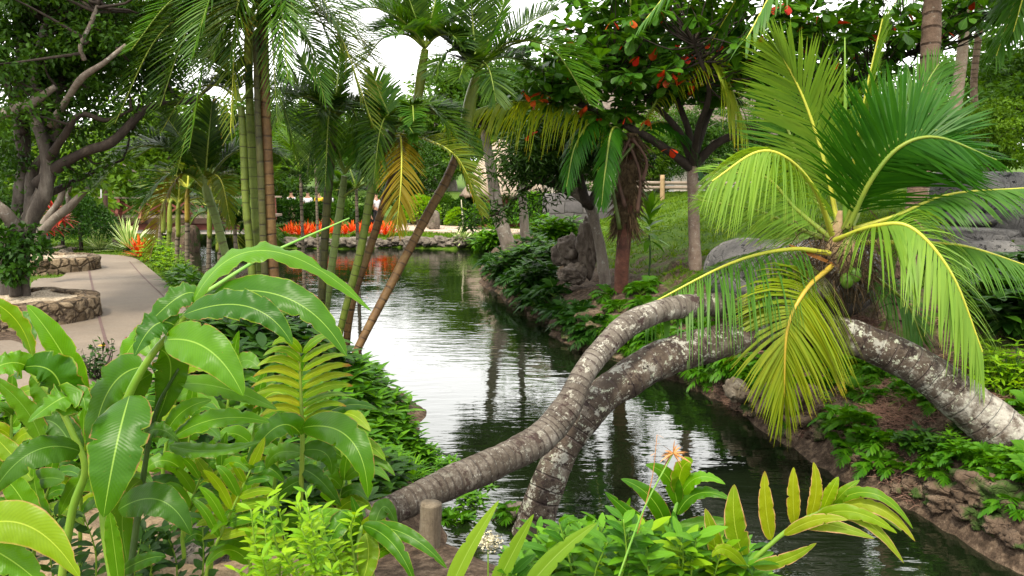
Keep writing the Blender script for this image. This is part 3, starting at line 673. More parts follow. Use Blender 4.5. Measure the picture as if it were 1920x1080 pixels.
# yellowing pinnate ginger
lv = []
for k, y in enumerate(np.linspace(662, 812, 10)):
    s = math.sin(math.pi*(k+1.6)/12); L = 96*s**.6
    mt = 'ginger_yellow' if k > 2 else 'ginger_lime'
    lv.append(([(566, y, 3.3), (566-L*.5, y-26+k*1.5, 3.25), (566-L, y-14+k*3, 3.2)], 10.5, mt, dict(hint=(-.1, -1, .9), wave=.12, nl=14, nw=7)))
    lv.append(([(567, y, 3.3), (567+L*.5, y-26+k*.8, 3.25), (567+L, y-34+k*2.5, 3.2)], 10.5, mt if k != 6 else 'ginger_lime', dict(hint=(.1, -1, .9), wave=.12, nl=14, nw=7)))
lv += [([(567, 802, 3.2), (655, 822, 2.95), (690, 934, 2.9)], 37, 'ginger', dict(hint=(.15, -1, .45), wave=.06)),
       ([(564, 815, 3.25), (520, 800, 3.1), (462, 868, 3.05)], 30, 'ginger', dict(hint=(-.1, -1, .6))),
       ([(570, 806, 3.3), (640, 762, 3.3), (708, 768, 3.3)], 20, 'ginger', dict(hint=(0, -.8, 1))),
       ([(566, 845, 3.3), (610, 850, 3.3), (622, 890, 3.3)], 22, 'ginger_dark', {}),
       ([(566, 850, 3.3), (520, 850, 3.35), (500, 880, 3.35)], 20, 'ginger_dark', {}),
       ([(566, 880, 3.3), (600, 900, 3.3), (640, 950, 3.3)], 18, 'ginger_dark', {}),
       ([(566, 900, 3.3), (530, 920, 3.3), (490, 960, 3.3)], 18, 'ginger_dark', {})]
ginger('yellowing feather shaped ginger shoot with brown curled leaf tips', [([(566, 1110, 3.3), (564, 950, 3.3), (567, 820, 3.3), (560, 650, 3.3)], [5, 5, 4.5, 2], 'rach_g')], lv)
# small leaf fans in lower left centre
def fan(label, base, tip, n, L, hw, mt, d, group, up=1, w=.12):
    b, t_ = A(*base), A(*tip); lv = []
    ax = unit(t_-b); nx = A(-ax[1], ax[0])
    for k in range(n):
        f = .25+.75*k/(n-1); p = b+(t_-b)*f; l = L*math.sin(math.pi*(.25+.65*f))*(.85+.3*rng.random())
        for sd in (1, -1):
            q = p+(nx*sd*.85+ax*.5)*l; mqq = p+(nx*sd*.45+ax*.32)*l+A(0, -.06*l)
            lv.append(([(*p, d), (*mqq, d-.04), (*q, d-.02-.1*rng.random())], hw*(.8+.3*rng.random()), mt[rng.integers(len(mt))], dict(nl=12, nw=7, wave=w, hint=(sd*.1, -1, .8))))
    lv.append(([(*t_, d), (*(t_+ax*L*.35), d), (*(t_+ax*L*.7), d)], hw, mt[0], dict(nl=12, nw=7)))
    return ginger(label, [([(*(b+A(0, 60)), d), (*b, d), (*t_, d)], [4, 3.5, 1.5], 'stem')], lv, group)
fan('feathery ginger shoot of pale narrow leaves lying low beside the yellowing shoot', (392, 1055), (470, 880), 6, 95, 12, ['ginger_lime', 'ginger'], 2.9, None)
fan('low pinnate ginger shoot with horizontal yellow green leaves under the long leaves', (492, 1040), (400, 905), 5, 90, 12, ['ginger_lime', 'ginger_yellow', 'ginger'], 3.15, None)
fan('small green ginger shoot below the frilly plant near the gravel', (345, 985), (385, 870), 4, 70, 14, ['ginger', 'ginger_dark'], 3.2, None)
ginger('drooping ginger leaves around the foot of the slim palm trunk',
 [([(650, 1120, 2.9), (670, 1030, 2.95), (678, 985, 3.0)], [6, 5, 4], 'stem')],
 [([(690, 988, 2.95), (765, 1004, 2.85), (838, 1066, 2.8)], 17, 'ginger', dict(hint=(.1, -1, .7))),
  ([(680, 985, 2.95), (735, 1018, 2.8), (778, 1095, 2.75)], 20, 'ginger', dict(hint=(.2, -1, .5))),
  ([(672, 990, 2.95), (590, 975, 2.9), (530, 1062, 2.85)], 24, 'ginger', dict(hint=(-.1, -1, .6))),
  ([(672, 990, 2.95), (630, 990, 2.85), (605, 1095, 2.8)], 28, 'ginger', dict(hint=(-.3, -1, .3))),
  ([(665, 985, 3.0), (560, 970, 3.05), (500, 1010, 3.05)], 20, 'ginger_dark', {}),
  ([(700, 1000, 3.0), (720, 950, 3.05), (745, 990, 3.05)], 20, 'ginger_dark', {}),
  ([(685, 1000, 2.9), (690, 1050, 2.85), (670, 1110, 2.8)], 24, 'ginger_lime', {})])
def filler(k, x, y, top, d, n, mt):
    lv = []; lean = rng.uniform(-50, 50)
    for j in range(n):
        f = .3+.7*j/(n-1); bx, by = x+lean*f*f, y+(top-y)*f; sd = 1 if j % 2 else -1; L = rng.uniform(75, 125)*(1-.25*f)
        an = math.radians(rng.uniform(15, 50)); tx, ty = bx+sd*L*math.cos(an), by-L*math.sin(an)*.5+L*.25*rng.random()
        lv.append(([(bx, by, d), ((bx+tx)/2, (by+ty)/2-L*.2, d-.06), (tx, ty+L*.15, d-.08-.2*rng.random())], rng.uniform(13, 21), mt[rng.integers(len(mt))], dict(hint=(sd*.15, -1, .7), nl=22, nw=7, wave=.12)))
    lv.append(([(x+lean, top, d), (x+lean*1.1, top-35, d), (x+lean*1.5, top-70, d)], 12, mt[0], dict(hint=(.4, -1, .2), nl=22, nw=7)))
    ginger('young ginger shoot in the crowded growth around the big ginger plants', [([(x, y+60, d), (x, y, d), (x+lean*.3, (y+top)/2, d), (x+lean, top, d)], [4.5, 4, 3.5, 2], 'stem')], lv, 'young ginger shoots')
for k, (x, y, top, d) in enumerate([(395, 1090, 880, 3.5), (455, 1000, 760, 3.9), (345, 1000, 780, 3.7), (620, 1060, 900, 3.5), (510, 960, 730, 4.1), (60, 1080, 900, 3.3), (150, 1050, 830, 3.5), (20, 960, 760, 3.8), (660, 940, 790, 4.1), (300, 960, 700, 4.2), (420, 860, 690, 4.4), (700, 1090, 1000, 3.1), (470, 1100, 960, 3.0), (240, 1000, 850, 3.8), (590, 860, 720, 4.5)]):
    filler(k, x, y, top, d, 8, ['ginger', 'ginger', 'ginger_dark', 'ginger_lime'])
for lb, q, hw in (('tall pointed upright leaf just right of the wooden post', [(845, 1105, 2.6), (880, 1030, 2.58), (936, 938, 2.55)], 21),
              ('middle pointed upright leaf with thin yellow edge in front of the water', [(925, 1110, 2.6), (960, 1040, 2.58), (1001, 964, 2.55)], 20),
              ('pointed leaf leaning right over the lime shrub below the curved trunk', [(985, 1110, 2.6), (1045, 1040, 2.58), (1119, 981, 2.55)], 20)):
    ginger(lb, [([(q[0][0]-10, 1150, 2.6), q[0]], [5, 4], 'stem')], [(q, hw, 'heli', dict(hint=(-.5, -1, .1), fold=.45, wave=.02, shape=.85))])
ginger('fresh ginger shoot with shiny leaves standing against the dark water',
 [([(1235, 1120, 2.9), (1250, 1020, 2.9), (1276, 918, 2.9)], [5, 4.5, 3], 'reed')],
 [([(1274, 925, 2.9), (1278, 880, 2.85), (1300, 864, 2.85)], 24, 'ginger_lime', dict(hint=(.4, -1, .2))),
  ([(1276, 930, 2.9), (1310, 895, 2.85), (1360, 908, 2.8)], 17, 'ginger', dict(hint=(0, -.8, 1))),
  ([(1270, 965, 2.9), (1310, 925, 2.85), (1373, 938, 2.8)], 18, 'ginger', dict(hint=(0, -.8, 1))),
  ([(1270, 948, 2.9), (1252, 895, 2.85), (1210, 872, 2.8)], 17, 'ginger', dict(hint=(-.3, -1, .5))),
  ([(1252, 998, 2.9), (1222, 935, 2.82), (1164, 898, 2.8)], 18, 'ginger', dict(hint=(-.3, -1, .5))),
  ([(1248, 1025, 2.9), (1195, 975, 2.82), (1134, 922, 2.8)], 18, 'ginger', dict(hint=(-.3, -1, .5))),
  ([(1250, 1015, 2.9), (1310, 980, 2.9), (1394, 985, 2.85)], 15, 'ginger_dark', dict(hint=(0, -.8, 1))),
  ([(1262, 1040, 2.9), (1240, 1000, 2.8), (1175, 990, 2.78)], 15, 'ginger_lime', {}),
  ([(1262, 1050, 2.9), (1310, 1015, 2.85), (1350, 1010, 2.85)], 15, 'ginger', {})])
lv = [([(1352, 1075, 2.75), (1338, 1010, 2.7), (1322, 953, 2.7)], 17, 'ginger_burnt', {}),
      ([(1398, 1052, 2.72), (1378, 985, 2.66), (1377, 908, 2.66)], 25, 'ginger_burnt', {}),
      ([(1446, 1012, 2.7), (1436, 950, 2.66), (1434, 883, 2.66)], 17, 'ginger_burnt', {}),
      ([(1490, 984, 2.7), (1487, 930, 2.66), (1488, 876, 2.66)], 15, 'ginger_burnt', {}),
      ([(1518, 972, 2.7), (1530, 920, 2.66), (1525, 866, 2.66)], 15, 'ginger_burnt', {}),
      ([(1542, 958, 2.7), (1556, 925, 2.66), (1572, 894, 2.66)], 15, 'ginger_lime', {}),
      ([(1560, 952, 2.7), (1580, 925, 2.66), (1612, 900, 2.66)], 13, 'ginger_lime', {}),
      ([(1555, 952, 2.7), (1635, 925, 2.6), (1712, 992, 2.55)], 14, 'ginger_lime', {}),
      ([(1560, 958, 2.7), (1640, 950, 2.6), (1716, 1015, 2.55)], 14, 'ginger_burnt', {}),
      ([(1550, 965, 2.7), (1620, 975, 2.6), (1695, 1056, 2.55)], 14, 'ginger_burnt', {}),
      ([(1530, 972, 2.68), (1600, 960, 2.6), (1682, 1000, 2.55)], 15, 'ginger_lime', {}),
      ([(1505, 985, 2.66), (1560, 985, 2.6), (1640, 1010, 2.55)], 14, 'ginger_burnt', {}),
      ([(1470, 1003, 2.66), (1530, 975, 2.6), (1590, 975, 2.55)], 13, 'ginger_burnt', {}),
      ([(1412, 1060, 2.66), (1470, 1050, 2.6), (1531, 1018, 2.58)], 15, 'ginger_burnt', {}),
      ([(1400, 1065, 2.66), (1360, 1030, 2.6), (1335, 1045, 2.58)], 14, 'ginger_lime', {})]
ginger('ginger frond with upright leaves edged in burnt pink over the water', [([(1318, 1130, 2.75), (1395, 1065, 2.72), (1480, 992, 2.7), (1560, 950, 2.68), (1630, 956, 2.62), (1690, 995, 2.56)], [5, 5, 4.5, 4, 3, 1.5], 'stem')], lv)
# thin flower stalk
w = pp3([(1150, 1110, 2.5), (1205, 960, 2.5), (1262, 850, 2.5)]); r = thing('flower_stalk', 'thin leafless stalk with a dry orange flowerhead before the dark water', 'plant', w[0])
mb = MB(); tube(mb, w, [.0036, .003, .0022], 7, n=14); mb.obj('stem', M['reed'], r)
mb = MB(); N = 26; D = unit(rng.normal(0, 1, (N, 3))*A(1, 1, .6)+A(.1, 0, .1)); leaflets(mb, np.repeat(w[-1:], N, 0), D, unit(rng.normal(0, 1, (N, 3))), .03+.045*rng.random(N), np.full(N, .006), .25, K=5)
mb.obj('flowerhead', M['seed'], r)
w2 = pp3([(1195, 1000, 2.5), (1222, 900, 2.5), (1232, 815, 2.5)]); mb = MB(); tube(mb, w2, [.002, .0015, .001], 6, n=10)
for q in np.linspace(.4, 1, 10):
    p = catmull(w2, 20)[int(q*19)]; leaflets(mb, p[None], unit(rng.normal(0, 1, (1, 3))+A(0, 0, .5)), A(0, 1, 0)[None], A(.025)*np.ones(1), A(.004)*np.ones(1), .2, K=3)
mb.obj('dry_stem', M['seed'], r)
w = pp3([(300, 596, 3.1), (390, 545, 3.2), (500, 478, 3.4), (655, 409, 3.6)]); mb = MB(); tube(mb, w, [.0085, .008, .0065, .003], 9, n=24)
tag(mb.obj('reed_stalk', M['reed'], loc=w[0]), 'long straight bare green stalk slanting across the palm canes', 'stalk')

# ---- wooden post stump
b = P(802, 1100, 4.2); tp = P(808, 946, 4.2); mb = MB()
tube(mb, [b-A(0, 0, .3), b, (b+tp)/2, tp-A(0, 0, .012), tp], [.064, .062, .060, .059, .052], 20, n=24, noise=.08, nf=9); r = thing('wooden_post', 'weathered split wooden post cut off beneath the slim palm trunk', 'post', b)
mb.obj('post_body', M['wood_post'], r, smooth=True)

# ---- curved coconut trunks + young crown
def trunk(mb, pts, rpx, seg=24, n=200, ring=(.09, .07), noise=.06):
    w = pp3(pts); rad = [.9*r*q[2]/F0 for r, q in zip(rpx, pts)]
    tube(mb, w, rad, seg, n=n, ring=ring, noise=noise, nf=5)
    return w
thick = thing('curved_palm', 'thick lichen spotted palm trunk arching right across the pond', 'palm tree', P(1000, 1010, 5.7))
mb = MB(); trunk(mb, [(985, 1050, 5.7), (1003, 985, 5.7), (1028, 905, 5.75), (1062, 830, 5.85), (1115, 757, 5.95), (1180, 707, 6.1), (1260, 665, 6.25), (1350, 640, 6.4), (1450, 622, 6.5), (1560, 622, 6.5),
                    (1650, 650, 6.4), (1740, 700, 6.3), (1820, 762, 6.2), (1895, 830, 6.1), (1935, 900, 6.1)], [48, 42, 38, 35, 37, 39, 40, 38, 36, 36, 38, 43, 50, 62, 72], ring=(.10, .012), noise=.09)
mb.obj('trunk', M['bark_coco'], thick)
yc = thing('young_coconut_palm', 'leaning coconut palm with slim grey trunk and bright feathered crown', 'palm tree', P(655, 985, 4.6))
mb = MB(); trunk(mb, [(590, 1012, 4.0), (655, 982, 4.15), (730, 957, 4.35), (820, 915, 4.65), (920, 872, 4.95), (1010, 825, 5.3), (1062, 765, 5.45), (1092, 705, 5.6), (1130, 655, 5.8), (1185, 605, 6.0), (1260, 578, 6.3),
                 (1350, 572, 6.6), (1450, 570, 6.9), (1530, 540, 7.1), (1572, 480, 7.2), (1580, 440, 7.2)], [27, 29, 31, 33, 35, 34, 30, 26, 25, 26, 25, 25, 25, 28, 26, 14], ring=(.06, .03), noise=.08)
mb.obj('trunk', M['bark_slim'], yc)
cc = P(1575, 450, 7.2); mb = MB()
tube(mb, [P(1572, 520, 7.2), P(1574, 470, 7.2), P(1578, 430, 7.2), P(1580, 395, 7.2)], [.16, .15, .09, .04], 12, n=14, noise=.15)
mb.obj('crownshaft', M['wood_tan'], yc)
mb = MB(); N = 1500; bb = cc+rng.normal(0, 1, (N, 3))*A(.22, .18, .16)-A(0, 0, .18)
leaflets(mb, bb, unit(rng.normal(0, 1, (N, 3))*A(1, 1, .5)+A(0, 0, -.5)), unit(rng.normal(0, 1, (N, 3))), .1+.18*rng.random(N), np.full(N, .009), .5, K=5)
mb.obj('crown_fibre', M['fibre'], yc)
import bmesh
def blob(name, mat, c, s, parent=None, sub=3, noise=.1, f=3, loc=None, rot=0, power=1.0, flat=None):
    bm = bmesh.new(); bmesh.ops.create_icosphere(bm, subdivisions=sub, radius=1)
    co = np.array([v.co[:] for v in bm.verts]); fc = np.array([[v.index for v in q.verts] for q in bm.faces]); bm.free()
    sg = np.sign(co)*np.abs(co)**power
    if flat is not None: sg[:, 2] = np.minimum(sg[:, 2], flat)
    c = np.asarray(c, float); k = fbm(sg[:, 0]+c[0]*3, sg[:, 1]+c[1]*3, sg[:, 2], f*.5, 4)
    sg = sg*(1+noise*k)[:, None]*np.asarray(s, float); a = rot
    R = np.array([[math.cos(a), -math.sin(a), 0], [math.sin(a), math.cos(a), 0], [0, 0, 1]]); sg = sg@R.T
    mb = MB(); mb.add(sg+c, fc); return mb.obj(name, mat, parent, loc=c if parent is None and loc is None else loc)
for q in ((1588, 526), (1602, 516)):
    blob('coconut', M['nut'], P(*q, 6.95), (.058, .058, .072), yc, noise=.04)
def cf(pts, n=70, L=150, w=7, mats=('rach_y', 'coco'), rr=7, d=7.1, **kw):
    w3 = pp3(pts, d); mb = MB(); k = d/F0
    frond(mb, w3, n=int(n*1.15), L=L*k, w=w*k*.60, rr=rr*k*.8, **kw); mb.obj('frond', [M[mats[0]], M[mats[1]]], yc)
# pts: (px,py,depth offset from 7.1)
w = pp3([(1586, 440, 7.1), (1585, 260, 7.1), (1584, 70, 7.1)]); mb = MB(); tube(mb, w, [.03, .02, .004], 7, n=10); mb.obj('spear_leaf', M['stem'], yc)
cf([(1572, 425, .1), (1545, 300, .25), (1505, 180, .35), (1455, 85, .4)], 80, 150, 8, ('rach_y', 'coco_pale'), hint=(-.75, -1, 0), ang=42, droop=.12, lift=.2, shade=.2, start=.15, endang=12)
cf([(1565, 430, .1), (1510, 340, .35), (1480, 250, .55), (1445, 170, .7)], 60, 125, 6, ('rach_g', 'coco'), hint=(-.2, -1, .1), ang=55, droop=.15, start=.15)
cf([(1590, 420, 0), (1602, 300, .1), (1625, 170, .1), (1655, 35, .1)], 60, 85, 6, ('rach_y', 'coco_pale'), hint=(1, -.5, 0), ang=22, droop=.02, lift=.2, start=.2, endang=10)
cf([(1598, 425, .2), (1640, 330, .5), (1690, 230, .7), (1760, 120, .9)], 70, 130, 7, ('rach_g', 'coco'), hint=(-.4, -1, .3), ang=46, droop=.1, start=.15)
cf([(1590, 428, -.05), (1632, 340, -.2), (1688, 275, -.3), (1760, 258, -.35), (1868, 300, -.4)], 85, 185, 9, ('rach_g', 'coco_dark'), hint=(.1, -1, .3), ang=62, droop=.08, lift=.1, start=.08, rr=8, endang=16, lprof=((0, .1, .4, .7, 1), (.6, .95, .95, .5, .2)))
cf([(1582, 430, 0), (1615, 350, -.1), (1655, 285, -.1), (1720, 245, 0), (1800, 250, 0)], 70, 160, 8, ('rach_g', 'coco_dark'), hint=(-.2, -1, .1), ang=50, droop=.05, lift=.1, start=.1)
cf([(1560, 440, -.1), (1530, 360, -.4), (1480, 300, -.6), (1420, 285, -.7), (1335, 340, -.8)], 80, 120, 7, ('rach_y', 'coco_pale'), hint=(0, -.45, 1), ang=62, droop=.75, lift=.0, start=.15, shade=.2)
cf([(1555, 445, .1), (1490, 390, .2), (1430, 330, .2), (1330, 325, .2)], 70, 105, 6, ('rach_g', 'coco_pale'), hint=(.2, -1, .4), ang=55, droop=.35, start=.15)
cf([(1556, 450, .1), (1500, 430, .3), (1420, 395, .4), (1310, 375, .5)], 60, 85, 6, ('rach_g', 'coco_pale'), hint=(.1, -1, .5), ang=50, droop=.3, start=.15)
cf([(1600, 430, 0), (1680, 405, -.1), (1780, 365, -.2), (1930, 352, -.3)], 75, 85, 9, ('rach_y', 'coco'), hint=(0, -.3, 1), ang=58, droop=.55, lift=.0, start=.25, shade=0)
cf([(1565, 450, -.1), (1640, 424, -.5), (1710, 428, -.7), (1785, 515, -.9), (1842, 660, -1.0)], 84, 122, 8, ('rach_y', 'coco_pale'), hint=(.3, -1, .8), ang=62, droop=.5, lift=.0, start=.12, shade=.1, lprof=((0, .15, .45, .8, 1), (.7, 1, .95, .75, .5)))
cf([(1600, 455, .1), (1700, 455, 0), (1810, 462, -.1), (1945, 505, -.2)], 70, 75, 8, ('rach_y', 'coco'), hint=(0, -.3, 1), ang=65, droop=.7, lift=0, start=.35, shade=.2)
cf([(1555, 475, -.1), (1480, 468, -.3), (1370, 494, -.5), (1212, 574, -.6)], 66, 122, 6, ('rach_y', 'coco'), hint=(0, -.25, 1), ang=68, droop=.85, lift=.0, start=.22, shade=.1, endang=64, lprof=((0, .15, .5, .8, 1), (.8, 1, .95, .85, .6)))
cf([(1558, 500, -.2), (1510, 545, -.7), (1476, 620, -.8), (1470, 745, -.8)], 84, 122, 9, ('rach_o', 'coco_yel'), hint=(-.1, -1, .35), ang=68, droop=.45, lift=.1, start=.12, endang=10, lprof=((0, .15, .4, .7, 1), (.8, 1, 1, .7, .5)))
cf([(1570, 500, .1), (1500, 520, .3), (1440, 560, .4), (1400, 620, .5)], 50, 70, 6, ('rach_g', 'coco_yel'), hint=(0, -1, .5), droop=.4)
cf([(1585, 500, .1), (1640, 520, .3), (1700, 570, .4), (1730, 640, .4)], 50, 70, 6, ('rach_g', 'coco'), hint=(0, -1, .5), droop=.5)
w = pp3([(1570, 500, 7.0), (1520, 480, 6.9), (1478, 458, 6.9)]); mb = MB(); bigleaf(mb, *w, .05, wave=.02, fold=.7); mb.obj('dry_sheath', M['dead'], yc)

# ---- areca palms
ARG = 'feathery cane palms on the left bank'
def cane(label, pts, rpx, mat, crown=None, shaft=None, fronds=(), group=ARG, ring=.16, name='cane_palm', extra=None, seg=14, kw0={}):
    base = P(*pts[0]); root = thing(name, label, 'palm tree', base, group); mb = MB(); w = pp3(pts)
    rpx = [r*.78 for r in rpx]; shaft = (shaft[0], [r*.82 for r in shaft[1]], shaft[2]) if shaft else None
    bb = w[0].copy(); bb[2] = min(bb[2], gz(bb[0], bb[1]))-.15
    w = np.vstack([bb, w]); rad = [rpx[0]*pts[0][2]/F0*1.1]+[r*q[2]/F0 for r, q in zip(rpx, pts)]
    tube(mb, w, rad, seg, n=130, ring=(ring, .06), noise=.04); mb.obj('trunk', M[mat], root)
    if shaft:
        s = pp3(shaft[0]); mb = MB(); tube(mb, s, [r*q[2]/F0 for r, q in zip(shaft[1], shaft[0])], 12, n=14); mb.obj('crownshaft', M[shaft[2]], root)
    for f in fronds:
        fp, L, mt = f[:3]; kw = dict(hint=(0, -.25, 1), ang=54, droop=.20, lift=.50, n=66, start=.16); kw.update(kw0); kw.update(f[3] if len(f) > 3 else {})
        d = fp[0][2]; k = d/F0; mb = MB(); wv = pp3(fp)
        kw.setdefault('rr', 3.0*k); wd = kw.pop('wpx', 5.2)*.56
        frond(mb, wv, L=L*k, w=wd*k, **kw); mb.obj('frond', [M['rach_y' if mt in ('areca_yel', 'areca_orange') else 'rach_g'], M[mt]], root)
    return root
def AF(c, tips, L, mt, up=.35, dd=0, **kw):
    """fronds from crown pixel c=(x,y,d) to tips [(x,y,doff)], arching upward"""
    o = []
    for q in tips:
        dx, dy = q[0]-c[0], q[1]-c[1]; ln = math.hypot(dx, dy); z = q[2] if len(q) > 2 else rng.uniform(-.4, .4); k = q[3] if len(q) > 3 else up
        m1 = (c[0]+dx*.30, c[1]+dy*.22-ln*k*.75, c[2]+z*.3); m2 = (c[0]+dx*.68, c[1]+dy*.55-ln*k*.8, c[2]+z*.7)
        o.append(([c, m1, m2, (q[0], q[1], c[2]+z)], L*(.85+.3*rng.random()), mt if isinstance(mt, str) else mt[rng.integers(len(mt))], kw))
    return o
D = 10.2
cane('tall brown ringed cane palm, thickest stem of the clump beside the path', [(524, 672, D), (512, 520, D), (502, 320, D), (496, 150, D), (492, -10, D)], [14, 14, 13, 12, 11], 'cane_brown',
     fronds=AF((492, -20, D), [(280, 60, .6, .2), (360, 110, -.7, .5), (320, -60, .2), (540, 150, -.8, .6), (380, 40, .8, .3), (640, 150, .3, .3), (700, 118, .6, .30), (640, 60, -.4), (330, 60, .3), (245, 95, -.5, .2), (400, -120, .3), (600, -140, 0), (715, 20, .2), (300, 0, .4), (430, 120, -.5, .5), (560, 60, -.6, .5), (250, 10, .8, .3)], 78, ['areca', 'areca_mid'], .3))
cane('green cane palm whose drooping crown hangs left over the lamp post', [(500, 668, D+.3), (485, 500, D+.3), (475, 330, D+.3), (468, 190, D+.3), (466, 120, D+.3)], [10, 10, 10, 9.5, 9], 'cane_green',
     shaft=([(466, 122, D+.3), (467, 70, D+.3), (469, 20, D+.3)], [10, 10, 5], 'shaft'),
     fronds=AF((468, 40, D+.3), [(300, 200, -.5, .4), (260, 40, .2, .2), (350, 160, .5, .4), (215, 232, -.3, .30), (222, 150, .3, .25), (240, 85, .5, .3)], 80, 'areca', .3)+AF((468, 60, D+.3), [(432, 250, -.8, .9), (355, 278, -.5, .55)], 66, ['areca_yel', 'areca_mid'], .3)
     +AF((468, 40, D+.3), [(700, 235, -.2, .42), (690, 160, .3, .25), (715, 125, .5, .2), (540, 190, .2, .7)], 76, ['areca', 'areca_yel', 'areca'], .3)+AF((468, 30, D), [(330, -80, 0, .3), (560, -90, .4)], 74, 'areca_mid'))
cane('slender green cane palm inside the clump beside the path', [(482, 662, D+.1), (472, 500, D+.1), (461, 380, D+.1), (456, 260, D+.1), (452, 200, D+.1)], [9.5, 9.5, 9, 8.5, 8], 'cane_green', 
     fronds=AF((452, 190, D+.1), [(300, 250, .3, .35), (330, 330, .3, .5), (560, 300, .2, .5), (400, 60, .2, .1)], 62, 'areca', .3))
cane('thin brown cane palm between the green stems of the clump', [(508, 668, D-.1), (496, 500, D-.1), (489, 330, D-.1), (483, 200, D-.1), (480, 60, D-.1)], [8, 8, 8, 7.5, 7], 'cane_dark',
     fronds=AF((480, 50, D-.1), [(600, 112, -.3, .3), (520, 230, -.2, .8), (390, 140, -.4, .4), (610, 190, -.3, .45)], 66, ['areca', 'areca_mid'], .3))
cane('pale green leaning palm with low crown drooping over the path edge', [(436, 530, 13.5), (424, 480, 13.5), (405, 410, 13.5), (393, 375, 13.5)], [9, 9.5, 10, 10], 'cane_pale',
     shaft=([(393, 378, 13.5), (387, 355, 13.5), (383, 330, 13.5)], [10.5, 9.5, 5], 'cane_pale'),
     fronds=AF((385, 345, 13.5), [(183, 350, -.6, .42), (218, 246, -.3, .20), (300, 205, .2, .2), (398, 190, .4, .2), (455, 225, .3, .25), (520, 290, .3, .35), (250, 300, .5, .4)], 64, 'areca', .3, droop=.3, wpx=6)
     +AF((380, 350, 13.5), [(283, 478, -.7, .45)], 48, 'areca_orange', .5)+AF((388, 350, 13.5), [(432, 420, -.4, .6)], 40, 'areca_yel')+AF((384, 350, 13.5), [(268, 385, -.9, .35), (330, 250, .3, .3)], 56, 'areca_mid'), group=ARG)
cane('dark upright cane palm rising from behind the big ginger leaf', [(597, 640, 11.4), (603, 560, 11.4), (612, 400, 11.4), (621, 300, 11.4), (626, 235, 11.4)], [9, 9.5, 9.5, 9.5, 9], 'cane_dark',
     fronds=AF((626, 225, 11.4), [(500, 262, -.4, .50), (520, 150, .3, .2), (565, 110, .4, .2), (700, 205, .3, .25), (755, 280, 0, .45), (640, 70, .4, .1), (575, 330, -.5, .6), (690, 330, -.3, .6), (610, 350, -.6, .6), (480, 200, .5, .3)], 60, 'areca', .3), group=ARG)
cane('pale green cane palm with a thin open crown beside the dark upright stem', [(606, 650, 11.8), (614, 560, 11.8), (632, 430, 11.8), (641, 370, 11.8), (646, 330, 11.8)], [8, 8.5, 9, 8.5, 7], 'cane_pale', 
     fronds=AF((646, 325, 11.8), [(740, 250, .3, .3), (560, 250, .4, .35), (600, 190, .4, .2), (720, 190, .4, .2), (745, 350, .2, .5)], 50, 'areca_mid', .3)+AF((640, 372, 11.8), [(700, 335, -.2, .1)], 4, 'areca_mid', n=4), group=ARG)
cane('olive cane palm curving right with low crown of dark arching fronds', [(633, 650, 11.2), (645, 590, 11.2), (676, 470, 11.2), (698, 350, 11.2), (718, 290, 11.2), (735, 250, 11.2)], [8, 8.5, 9.5, 10.5, 10, 9], 'cane_green',
     shaft=([(718, 292, 11.2), (732, 256, 11.2), (740, 232, 11.2)], [11, 11, 7], 'shaft_dark'),
     fronds=AF((738, 240, 11.2), [(700, 345, -.6, .55), (672, 300, -.2, .4), (660, 200, .2, .2), (700, 140, .4, .1), (775, 250, -.8, .35), (860, 215, .2, .22), (900, 300, .1, .32), (905, 400, -.2, .42), (880, 360, -.3, .5)], 58, ['areca', 'areca_mid', 'areca'], .3, wpx=6)
     +[([(742, 255, 11.1), (752, 262, 10.8), (752, 340, 10.5), (744, 428, 10.5)], 56, 'areca_orange', dict(hint=(0, -1, .3), droop=.3, lift=.1, ang=50, wpx=6.5, n=54)),
       ([(742, 250, 11.1), (800, 262, 10.8), (860, 300, 10.6), (902, 400, 10.5)], 50, 'areca_yel', dict(wpx=7)),
       ([(740, 245, 11.2), (770, 200, 11), (775, 215, 10.7), (776, 262, 10.5)], 40, 'areca_mid', dict(wpx=7))], group=ARG)
cane('brown leaning cane palm with an orange green crownshaft against the sky', [(650, 640, 11.6), (662, 560, 11.6), (692, 470, 11.7), (722, 375, 11.8), (752, 280, 12), (778, 200, 12), (790, 140, 12)], [9, 9.5, 9.5, 9.5, 9, 9, 9], 'cane_brown',
     shaft=([(783, 188, 12), (790, 140, 12), (797, 92, 12)], [10, 11.5, 8], 'shaft'),
     fronds=AF((797, 90, 12), [(680, 120, -.2, .35), (700, 60, .3, .3), (660, 20, -.4, .3), (640, -40, .2, .2), (740, 70, -.8, .5), (870, 90, -.6, .4), (900, 0, .4, .2), (690, -20, .4, .1), (760, -60, .4, .1), (830, -70, .3, .1), (870, 40, .3, .3), (740, -90, 0, .1)], 62, ['areca', 'areca_mid'], .3), group=ARG)
cane('longest brown cane palm slanting over the water to a high crown', [(655, 690, 10.4), (685, 625, 10.6), (740, 520, 11), (800, 405, 11.4), (838, 335, 11.7), (866, 262, 12), (880, 190, 12)], [9.5, 10, 10.5, 11, 10.5, 9.5, 9], 'cane_brown',
     shaft=([(868, 262, 12), (882, 190, 12), (893, 140, 12)], [13, 14, 8], 'shaft'),
     fronds=AF((893, 135, 12), [(812, 140, -.7, .6), (828, 60, -.3, .35), (702, 52, .3, .28), (730, 10, .4, .2), (880, -60, .3, .1), (960, -40, .3, .1), (1040, 20, .3, .2), (1105, 195, -.3, .42), (1110, 125, .1, .3), (990, 130, .3, .3), (860, 150, -.9, .7), (930, 190, -.8, .6)], 72, ['areca', 'areca_mid'], .3, wpx=6.5)
     +AF((895, 140, 12), [(928, 135, -.4, .1)], 10, 'areca_orange', n=8), group=ARG)
